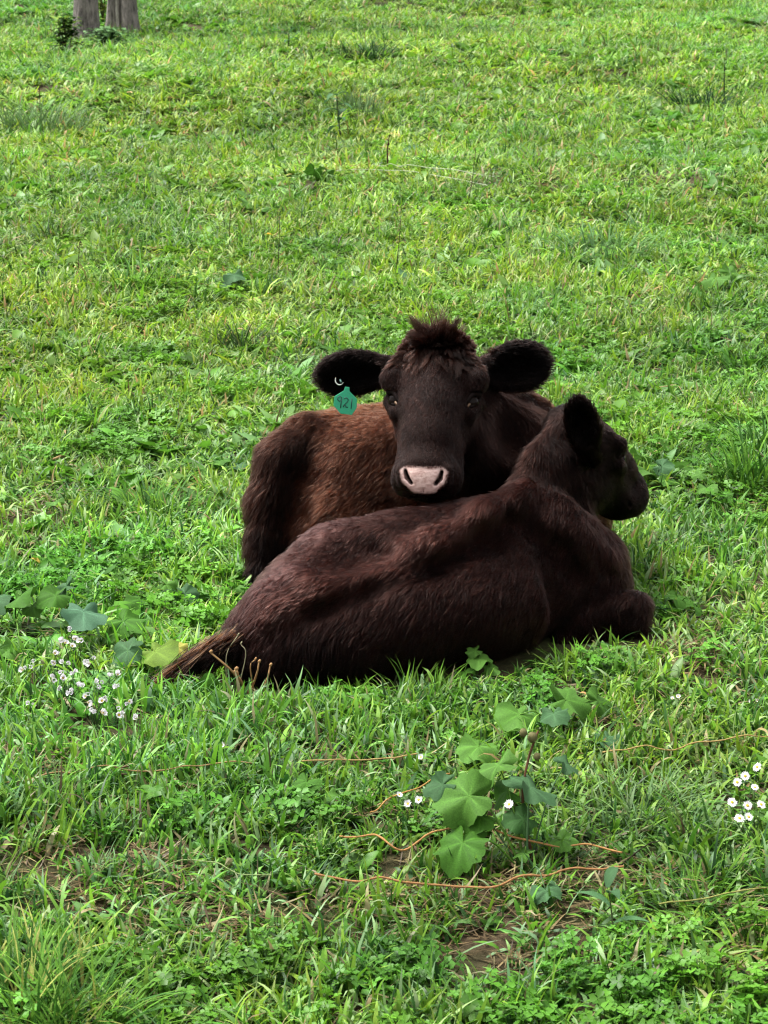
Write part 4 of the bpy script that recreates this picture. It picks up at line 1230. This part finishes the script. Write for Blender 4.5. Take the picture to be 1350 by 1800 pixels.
stalk("dark_stalk", [(1274, 190), (1273, 150), (1274, 110)], "dark upright stalk in the far dark tuft", .004, (0.02, 0.035, 0.014))
stalk("dark_stalk", [(1282, 985), (1280, 955), (1282, 930)], "short brown stalk in the grass right of the cattle", .0026, (0.06, 0.03, 0.02))
stalk("dark_stalk", [(337, 955), (334, 935), (340, 922)], "short black stub in the grass beside the rear cow's hind leg", .0045, (0.03, 0.018, 0.012))
stalk("dark_stalk", [(240, 1480), (225, 1400), (212, 1350)], "long leaning brown stalk in the grass below the white flowers", .0018, (0.06, 0.04, 0.02), side=2)
stalk("dark_stalk", [(486, 1660), (487, 1625), (489, 1600)], "short dark stalk in the worn ground near the bottom", .0022)
stalk("dark_stalk", [(880, 1570), (1010, 1500), (1180, 1420), (1240, 1385)], "long dark leaning stem reaching towards the daisies on the right", .0016, (0.028, 0.035, 0.015))
stalk("dark_stalk", [(1060, 1540), (1130, 1490), (1160, 1478)], "short dark broken stem behind the orange runner", .0035, (0.02, 0.014, 0.01))

# dried broken stems by the tail
e = empty("dried_weed", on_ground(430, 1215), "cluster of broken dry brown stems at the root of the cow's tail", "weed")
for path, r in [([(440, 1222), (410, 1190), (370, 1155)], .0035), ([(420, 1225), (418, 1195), (415, 1185)], .004), ([(455, 1225), (470, 1200), (475, 1178)], .003),
                ([(440, 1215), (452, 1190), (455, 1172)], .003), ([(430, 1220), (424, 1205), (412, 1190)], .0035), ([(400, 1215), (398, 1160), (418, 1125)], .0015),
                ([(415, 1222), (432, 1160), (423, 1140)], .0015), ([(447, 1220), (440, 1180), (448, 1168)], .002), ([(380, 1215), (350, 1200), (315, 1193)], .0013)]:
    root = on_ground(*path[0]); d = float((root - CAM) @ C_FWD) - 0.02
    pts = [root - np.array([0, 0, .005])] + [at(x, y - 8, d - .03) for x, y in path[1:]]
    v, f = tube(spline(pts, 9), np.linspace(r, r * .75, 9), 6)
    tipv, tipf = tube([pts[-1], pts[-1] + np.array([.004, 0, .007])], [r * 1.5, r * .9], 6)
    g = Geo(); c = np.array((0.28, 0.165, 0.075) if r > .0018 else (0.26, 0.24, 0.15)) * rng.uniform(.8, 1.2); g.add(v, f, c); g.add(tipv, tipf, c * 1.15); g.obj("dry_stem", M_PLANT, e)

# ---- orange-brown runners lying over the grass
def runner(pix, label, r=0.0022, col=(0.33, 0.175, 0.065), h=0.055):
    pts = []
    for i, q in enumerate(pix):
        hh = q[2] if len(q) > 2 else h
        pts.append(at_height(q[0], q[1], hh)[0])
    pts = spline(np.array(pts), 4 * len(pts)); r = r * 1.1
    pts = pts + np.c_[vnoise(pts, .05, 5), vnoise(pts, .05, 6), vnoise(pts, .06, 7)] * np.array([.014, .014, .030]) - np.array([.007, .007, .014])
    v, f = tube(spline(pts, 5 * len(pts)), r * rng.uniform(.8, 1.15, 5 * len(pts)), 6)
    g = Geo(); g.add(v, f, np.array(col)); o = g.obj("dry_runner", M_PLANT)
    return tag(o, label, "runner", "dry runners lying over the grass")
runner([(600, 1462), (645, 1468), (688, 1492), (735, 1482), (795, 1460, .07), (855, 1460, .08), (910, 1478, .07), (958, 1490, .05), (1010, 1484), (1090, 1497)], "curling orange runner crossing in front of the tall burdock")
runner([(552, 1536), (640, 1548), (720, 1551), (790, 1553), (868, 1556), (920, 1536), (1000, 1530), (1100, 1524)], "orange runner lying on the soil below the tall burdock", .0024, (0.28, 0.145, 0.06))
runner([(530, 1342), (620, 1336), (735, 1326)], "straw-coloured runner in the grass left of the pale burdock", .0018, (0.32, 0.23, 0.09))
runner([(650, 1425), (690, 1400), (745, 1378), (790, 1360)], "short orange runner beside the small daisies", .0017, (0.34, 0.19, 0.06))
runner([(1060, 1320), (1160, 1316), (1250, 1304), (1360, 1286)], "yellow runner in the grass right of the burdock", .0018, (0.34, 0.24, 0.09))
runner([(-20, 1382), (80, 1366), (180, 1352), (300, 1348), (440, 1338)], "long straw-coloured runner in the grass below the white flowers", .0017, (0.27, 0.18, 0.08))
runner([(570, 300, .06), (690, 300, .07), (860, 325, .06)], "pale thread-like stalk bent over the upper meadow", .0022, (0.36, 0.40, 0.28))
runner([(660, 290, .07), (740, 293, .08), (870, 308, .06)], "second pale thread-like stalk over the upper meadow, the higher one", .0022, (0.36, 0.40, 0.28))
runner([(1160, 1590), (1250, 1575), (1350, 1558)], "thin yellow-green runner near the bottom right", .0015, (0.24, 0.24, 0.07))
runner([(240, 1545), (330, 1510), (420, 1535), (480, 1540)], "arching pale grass stalk over the worn soil", .0013, (0.20, 0.26, 0.10), h=.05)
runner([(1145, 682, .03), (1190, 680, .05), (1207, 700, .03)], "short pale broken straw in the grass right of the cattle", .0022, (0.30, 0.22, 0.12))
runner([(95, 808, .04), (130, 790, .04)], "pale brown dead leaf blade in the grass left of the cattle", .0045, (0.30, 0.20, 0.09))

# ---- fleabane daisies
M_PETAL = leaf_material("petal", rough=0.6, spec=0.2, trans=0.25, instanced=False)
def daisy(parent, c, n, size, openness, col=(0.74, 0.72, 0.74)):
    """Flower head: ray petals round a yellow disc."""
    n = nrm(n); a = nrm(np.cross(n, [0.3, 0.9, 0.2])); b = np.cross(n, a)
    g = Geo()
    k = 18
    for i in range(k):
        th = 2 * math.pi * (i + rng.normal(0, .12)) / k
        r = a * math.cos(th) + b * math.sin(th); t = -a * math.sin(th) + b * math.cos(th)
        L = size * rng.uniform(.85, 1.08); w = size * 0.13; o = openness + rng.normal(0, .06)
        dv = r * math.cos(o) + n * math.sin(o)
        V = [c + r * size * .22 - t * w * .5, c + r * size * .22 + t * w * .5, c + dv * L * .7 + t * w, c + dv * L, c + dv * L * .7 - t * w]
        g.add(V, [(0, 1, 2, 4), (4, 2, 3)], np.array(col) * rng.uniform(.88, 1.05))
    fl = g.obj("flower", M_PETAL, parent)
    if openness < 0.9:
        V = []; m_ = 10
        for i in range(4):
            for j in range(m_):
                ph, th = math.pi * 0.5 * i / 3, 2 * math.pi * j / m_
                V.append(c + size * .30 * (math.cos(ph) * (a * math.cos(th) + b * math.sin(th))) + n * size * (.02 + .15 * math.sin(ph)))
        F = [(i * m_ + j, i * m_ + (j + 1) % m_, (i + 1) * m_ + (j + 1) % m_, (i + 1) * m_ + j) for i in range(3) for j in range(m_)]
        g = Geo(); g.add(V, F, np.array([0.55, 0.40, 0.05])); g.obj("disc", M_PLANT, fl)
    return fl

def fleabane(root_px, label, heads, size, openness, h=0.13, droop=0.0):
    root = on_ground(*root_px); e = empty("fleabane", root, label, "flower", "white fleabane daisies")
    for q in heads:
        px, py = q[:2]; hh = q[2] if len(q) > 2 else h
        c, d = at_height(px, py, hh)
        n = nrm(np.array([rng.normal(0, .35), -0.75 + rng.normal(0, .25), 0.75 - 1.2 * droop * rng.random()]))
        daisy(e, c, n, size * rng.uniform(.82, 1.12), openness + rng.uniform(-.15, .25))
        mid = root * .5 + c * .5 + np.array([rng.normal(0, .01), rng.normal(0, .01), -.01])
        v, f = tube(spline([root - np.array([0, 0, .01]), mid, c - n * .004], 7), np.linspace(.0014, .0008, 7), 4)
        g = Geo(); g.add(v, f, np.array([0.045, 0.085, 0.03])); g.obj("stem", M_PLANT, e)
    return e
DS = 0.0120
fleabane((1322, 1475), "fleabane with a cluster of open daisies near the right edge", [(1331, 1348, .16), (1310, 1364, .15), (1327, 1384, .14), (1287, 1410, .12), (1314, 1416, .12), (1338, 1414, .12), (1300, 1438, .10), (1316, 1436, .10), (1296, 1375, .14)], DS, 0.12)
fleabane((718, 1450), "three small daisies left of the tall burdock", [(702, 1397, .08), (717, 1413, .06), (736, 1406, .07)], DS * .85, 0.25)
fleabane((897, 1470), "single daisy among the tall burdock's leaves", [(895, 1414, .16)], DS * .9, 0.2)
fleabane((741, 1372), "single daisy beside the straw-coloured runner", [(740, 1331, .06)], DS * .75, 0.3)
fleabane((392, 1345), "single white flower in the grass below the tail", [(390, 1310, .05)], DS * .8, 0.5)
fleabane((1328, 1270), "two small white flowers at the right edge of the picture", [(1330, 1231, .05), (1319, 1233, .05)], DS * .6, 0.4)
fleabane((1190, 1250), "small white flower in the grass below the front cow's knee", [(1192, 1224, .05), (1182, 1228, .04)], DS * .6, 0.5)
for lab, rp, hs in [
    ("drooping white fleabane nearest the bluish burdock leaf", (125, 1180), [(123, 1108), (110, 1126), (132, 1124), (143, 1126), (97, 1147), (127, 1136)]),
    ("white fleabane leaning towards the cow's tail", (175, 1200), [(164, 1157), (158, 1166), (197, 1187), (206, 1204), (208, 1184)]),
    ("white fleabane at the outer edge of the patch by the tail", (60, 1215), [(46, 1173), (53, 1172), (59, 1241, .05), (95, 1195)]),
    ("dense middle of the white fleabane patch by the tail", (118, 1240), [(95, 1165), (110, 1165), (106, 1182), (103, 1210), (130, 1182), (129, 1213), (124, 1218), (138, 1206), (107, 1192)]),
    ("white fleabane at the lower end of the patch by the tail", (165, 1275), [(155, 1220), (168, 1199), (155, 1235), (162, 1250), (180, 1232), (183, 1226), (181, 1254), (208, 1245), (227, 1233), (216, 1262), (240, 1262), (170, 1202)])]:
    fleabane(rp, lab, [q for h_ in hs for q in (h_, (h_[0] + rng.normal(0, 5), h_[1] + rng.normal(0, 5)))], DS * 1.05, 0.95, h=0.10, droop=.6)

# small coloured spots: yellow flower and fallen leaves
def fallen_leaf(px, py, label, size_px, col, h=0.035):
    p, d = at_height(px, py, h); L = size_px * d / FPX
    g = Geo(); leaf_shape(g, p - np.array([L / 2, 0, 0]), rng.uniform(-.5, .5), rng.uniform(-.2, .3), L, L * .6, np.array(col), curl=.8, fold=.4)
    return tag(g.obj("fallen_leaf", M_PLANT), label, "leaf", "fallen leaves in the grass")
fallen_leaf(473, 412, "small orange flower-like leaf in the upper meadow", 14, (0.60, 0.33, 0.03), .07)
fallen_leaf(229, 163, "pale peach leaf in the far meadow below the tree trunks", 12, (0.62, 0.42, 0.22), .06)
fallen_leaf(374, 995, "yellow withered leaf beside the rear cow's hind leg", 26, (0.48, 0.40, 0.13), .03)
fallen_leaf(224, 594, "pale yellow leaf in the meadow left of the cow's ear", 12, (0.55, 0.45, 0.12), .05)
fallen_leaf(1028, 1218, "tan dead leaf in the grass below the front cow's chest", 16, (0.34, 0.20, 0.08), .05)
fallen_leaf(65, 982, "yellow leaf tip in the grass at the left edge", 22, (0.40, 0.30, 0.06), .04)
fallen_leaf(1172, 1553, "orange-brown leaf below the dark broken stem", 16, (0.38, 0.22, 0.09), .03)

# ---- grass tufts
def grass_tuft(root_px, label, n, length_px, spread_px, cols, width=0.007, lean=0.5, curl=(0.4, 1.5)):
    root = on_ground(*root_px); d = float((root - CAM) @ C_FWD)
    L = length_px * d / FPX; S = spread_px * d / FPX
    if root_px[1] < 1000: L *= 1.3; lean *= 0.8     # stands clear of the sward
    g = Geo()
    for _ in range(n):
        a = rng.uniform(0, 6.283); r = S * math.sqrt(rng.random())
        p = root + np.array([r * math.cos(a), r * math.sin(a) * 1.2, 0]); p[2] = ground_h(p[0], p[1]) - .008
        c = np.array(cols[rng.integers(len(cols))]) * rng.uniform(.75, 1.3)
        blade(g, p, a + rng.normal(0, .7), L * rng.uniform(.5, 1.15), width * rng.uniform(.7, 1.3), abs(rng.normal(.15, .2)) + lean * r / S * .8, rng.uniform(*curl), c, segs=6, twist=rng.normal(0, .5))
    o = g.obj("grass_tuft", M_PLANT)
    return tag(o, label, "grass tuft", "tall tufts of grass")
DG = [(0.028, 0.085, 0.012), (0.045, 0.120, 0.016), (0.075, 0.170, 0.020)]
BG = [(0.095, 0.210, 0.018), (0.070, 0.175, 0.016), (0.145, 0.250, 0.040)]
grass_tuft((45, 1790), "dense tall dark grass tuft in the bottom left corner", 330, 190, 130, DG + [(0.2, 0.22, 0.05)], .0055, .55)
grass_tuft((130, 1830), "thinner grass tuft beside the dense one at the bottom left", 140, 210, 90, DG + BG, .005, .6)
grass_tuft((1315, 850), "tall broad-bladed grass tuft at the right edge above the cow's muzzle", 150, 95, 55, DG + BG[:1], .008, .6)
grass_tuft((1345, 800), "second broad-bladed grass tuft at the right edge, higher up", 90, 85, 40, DG, .008, .6)
grass_tuft((1235, 200), "dark low grass tuft in the far meadow on the right", 260, 55, 55, [(0.010, 0.032, 0.008), (0.016, 0.048, 0.010)], .010, .8)  # shade in the gaps between blades is put into their near-black green
grass_tuft((645, 105), "dark tuft in the far meadow above the forelock", 200, 36, 45, [(0.012, 0.036, 0.008), (0.026, 0.065, 0.012)], .012, .7)
grass_tuft((425, 615), "dark flattened grass tuft above the rear cow's ear", 150, 60, 42, [(0.018, 0.045, 0.010), (0.09, 0.11, 0.04), (0.03, 0.07, 0.012)], .006, .9)  # darkest blade colours carry the shade between the blades
grass_tuft((262, 905), "dark grass tuft in the meadow left of the rear cow", 170, 70, 60, DG, .007, .9)
grass_tuft((1060, 450), "bluish grass tuft in the meadow above the cow's right ear", 190, 70, 80, [(0.07, 0.15, 0.05), (0.09, 0.18, 0.055)], .007, .9)
grass_tuft((235, 510), "bent grass tuft in the meadow at the left", 150, 70, 70, BG + DG, .007, 1.0)
grass_tuft((1310, 655), "dark bent grass tuft at the right edge", 120, 60, 50, DG, .008, .9)
grass_tuft((75, 240), "grey-green tuft in the far meadow below the tree trunks", 220, 75, 70, [(0.075, 0.14, 0.045), (0.06, 0.11, 0.035)], .009, .6)
grass_tuft((630, 205), "greyish wispy tuft in the far meadow", 120, 60, 40, [(0.075, 0.13, 0.045), (0.05, 0.09, 0.03)], .008, .6)
grass_tuft((1000, 1180), "grass tuft pressed against the front cow's foreleg", 70, 70, 40, BG, .005, .5)
grass_tuft((720, 1230), "bright grass tuft before the front cow's belly", 130, 85, 90, BG, .005, .6)
grass_tuft((600, 1235), "short bright grass tuft before the front cow's thigh", 70, 60, 60, BG, .005, .6)
grass_tuft((1130, 1440), "bluish fine grass tuft right of the tall burdock", 230, 120, 90, [(0.085, 0.155, 0.055), (0.10, 0.18, 0.05)], .004, .9)
grass_tuft((1230, 1590), "dark lying grass tuft at the lower right", 170, 110, 90, DG, .004, 1.0)
grass_tuft((840, 70), "dark grass tuft along the far bank", 150, 30, 60, [(0.045, 0.10, 0.02), (0.07, 0.13, 0.03)], .012, .7)

# ------------------------------------------------------------------ trees at the top of the meadow
def bark_material(name, c0, c1):
    m, nt, p = new_mat(name)
    tcn = nt.nodes.new("ShaderNodeTexCoord"); mp = nt.nodes.new("ShaderNodeMapping"); mp.inputs["Scale"].default_value = (7, 7, 1.8)
    nz = nt.nodes.new("ShaderNodeTexNoise"); nz.inputs["Scale"].default_value = 4; nz.inputs["Detail"].default_value = 9; nz.inputs["Roughness"].default_value = .7
    rp = nt.nodes.new("ShaderNodeValToRGB"); rp.color_ramp.elements[0].position = .36; rp.color_ramp.elements[0].color = (*c0, 1); rp.color_ramp.elements[1].position = .66; rp.color_ramp.elements[1].color = (*c1, 1)
    nt.links.new(tcn.outputs["Object"], mp.inputs["Vector"]); nt.links.new(mp.outputs[0], nz.inputs["Vector"]); nt.links.new(nz.outputs["Fac"], rp.inputs["Fac"])
    nt.links.new(rp.outputs[0], p.inputs["Base Color"]); p.inputs["Roughness"].default_value = .9
    bp = nt.nodes.new("ShaderNodeBump"); bp.inputs["Strength"].default_value = 1; bp.inputs["Distance"].default_value = .04
    nt.links.new(nz.outputs["Fac"], bp.inputs["Height"]); nt.links.new(bp.outputs[0], p.inputs["Normal"])
    return m
M_BARK = bark_material("grey_bark", (0.026, 0.021, 0.018), (0.22, 0.19, 0.17))
M_DEADWOOD = bark_material("dead_wood", (0.16, 0.14, 0.12), (0.42, 0.38, 0.34))

def trunk_mesh(root, top, r0, r1, cavity=None, n=28, m=26):
    V = []
    axis = top - root
    for i in range(m):
        t = i / (m - 1)
        c = root + axis * t + np.array([.10 * math.sin(3 * t), .08 * math.sin(4 * t + 1), 0]) * t
        R = (r0 + (r1 - r0) * t ** .8) * (1 + .45 * math.exp(-t * 26))
        for j in range(n):
            th = 2 * math.pi * j / n
            rr = R * (1 + .06 * math.sin(3 * th + 1) + .035 * math.sin(7 * th + 9 * t) + .02 * math.sin(13 * th + 30 * t))
            if cavity:
                dth = (th - cavity[0] + math.pi) % (2 * math.pi) - math.pi
                rr *= 1 - .82 * math.exp(-(dth / cavity[1]) ** 4) * max(0, 1 - t / .45) ** .4
            V.append(c + np.array([rr * math.cos(th), rr * math.sin(th), 0]))
    F = [(i * n + j, i * n + (j + 1) % n, (i + 1) * n + (j + 1) % n, (i + 1) * n + j) for i in range(m - 1) for j in range(n)]
    F.append(tuple((m - 1) * n + j for j in range(n)))
    return V, F

def crown_leaves(g, centre, rad, n, size, cols):
    for _ in range(n):
        p = nrm(rng.normal(0, 1, 3)) * rad * rng.random() ** .45 + centre
        a = nrm(rng.normal(0, 1, 3)); b = nrm(np.cross(a, rng.normal(0, 1, 3))); s = size * rng.uniform(.6, 1.3)
        c = np.array(cols[rng.integers(len(cols))]) * rng.uniform(.7, 1.3)
        g.add([p, p + a * s * .5 + b * s * .28, p + a * s, p + a * s * .5 - b * s * .28], [(0, 1, 2, 3)], c)

def tree(root_px, label, r0, cavity=None, lean=(0, 0)):
    root = on_ground(*root_px) - np.array([0, 0, .1])
    e = empty("tree", root + np.array([0, 0, .1]), label, "tree", "trees at the top of the meadow")
    top = root + np.array([lean[0], lean[1], 6.8])
    V, F = trunk_mesh(root, top, r0, r0 * .62, cavity)
    tr = mesh_obj("trunk", V, F, M_BARK, e)
    if cavity:
        pts = [root + np.array([-.03, -.06, 0]), root + np.array([-.045, -.05, .4]), root + np.array([-.04, -.03, 1.1]), root + np.array([-.02, 0, 2.2])]
        v, f = tube(spline(pts, 12), np.linspace(.026, .03, 12), 9); mesh_obj("dead_wood", v, f, M_DEADWOOD, tr)
    g = Geo()
    for k in range(7):
        a = k * 2.4 + .5; st = root + (top - root) * (.70 + .05 * k); en = st + np.array([1.6 * math.cos(a), 1.6 * math.sin(a), rng.uniform(1.0, 2.2)])
        v, f = tube(spline([st, (st + en) / 2 + np.array([0, 0, .25]), en], 8), np.linspace(r0 * .34, r0 * .07, 8), 8); mesh_obj("limb", v, f, M_BARK, e)
        for q in range(3):
            crown_leaves(g, st + (en - st) * rng.uniform(.6, 1.15) + rng.normal(0, .25, 3), rng.uniform(.55, .95), 120, .13, [(0.06, 0.12, 0.025), (0.08, 0.15, 0.03), (0.045, 0.09, 0.02)])
    g.obj("crown", M_PLANT, e, smooth=False)
    return e
tree((151, 76), "grey straight tree trunk at the far top left, the left one of two", .155)
tree((214, 60), "hollow split tree trunk at the far top left, the right one of two", .185, cavity=(math.radians(-108), .62))

def shrub(root_px, label, w_px, h_px, n, cols, size=.055):
    root = on_ground(*root_px); d = float((root - CAM) @ C_FWD); w = w_px * d / FPX; h = h_px * d / FPX
    e = empty("shrub", root, label, "shrub", "shrubs at the foot of the trees")
    g = Geo()
    for k in range(9):
        tp = root + np.array([rng.uniform(-w, w) * .8, rng.uniform(-w, w) * .6, h * rng.uniform(.5, 1)])
        v, f = tube(spline([root, (root + tp) / 2 + rng.normal(0, .02, 3), tp], 6), np.linspace(.008, .003, 6), 4); g.add(v, f, np.array([.05, .04, .02]))
    g.obj("stem", M_PLANT, e)
    g = Geo()
    for _ in range(n):
        p = root + np.array([rng.normal(0, w * .5), rng.normal(0, w * .4), h * rng.beta(2, 1.4)])
        leaf_shape(g, p, rng.uniform(0, 6.28), rng.uniform(-.2, .7), size * rng.uniform(.7, 1.3), size * .6, np.array(cols[rng.integers(len(cols))]) * rng.uniform(.7, 1.3), segs=3)
    g.obj("foliage", M_PLANT, e)
    return e
shrub((116, 92), "bright leafy shrub at the foot of the left tree trunk", 24, 62, 260, [(0.14, 0.22, 0.03), (0.025, 0.06, 0.012), (0.02, 0.05, 0.01)], .085)
shrub((183, 40), "yellow-green sapling in the gap between the two tree trunks", 10, 60, 90, [(0.20, 0.24, 0.04), (0.14, 0.20, 0.03)], .075)
shrub((190, 86), "grey-green weeds at the foot of the two tree trunks", 34, 36, 260, [(0.10, 0.19, 0.07), (0.07, 0.15, 0.05)], .085)
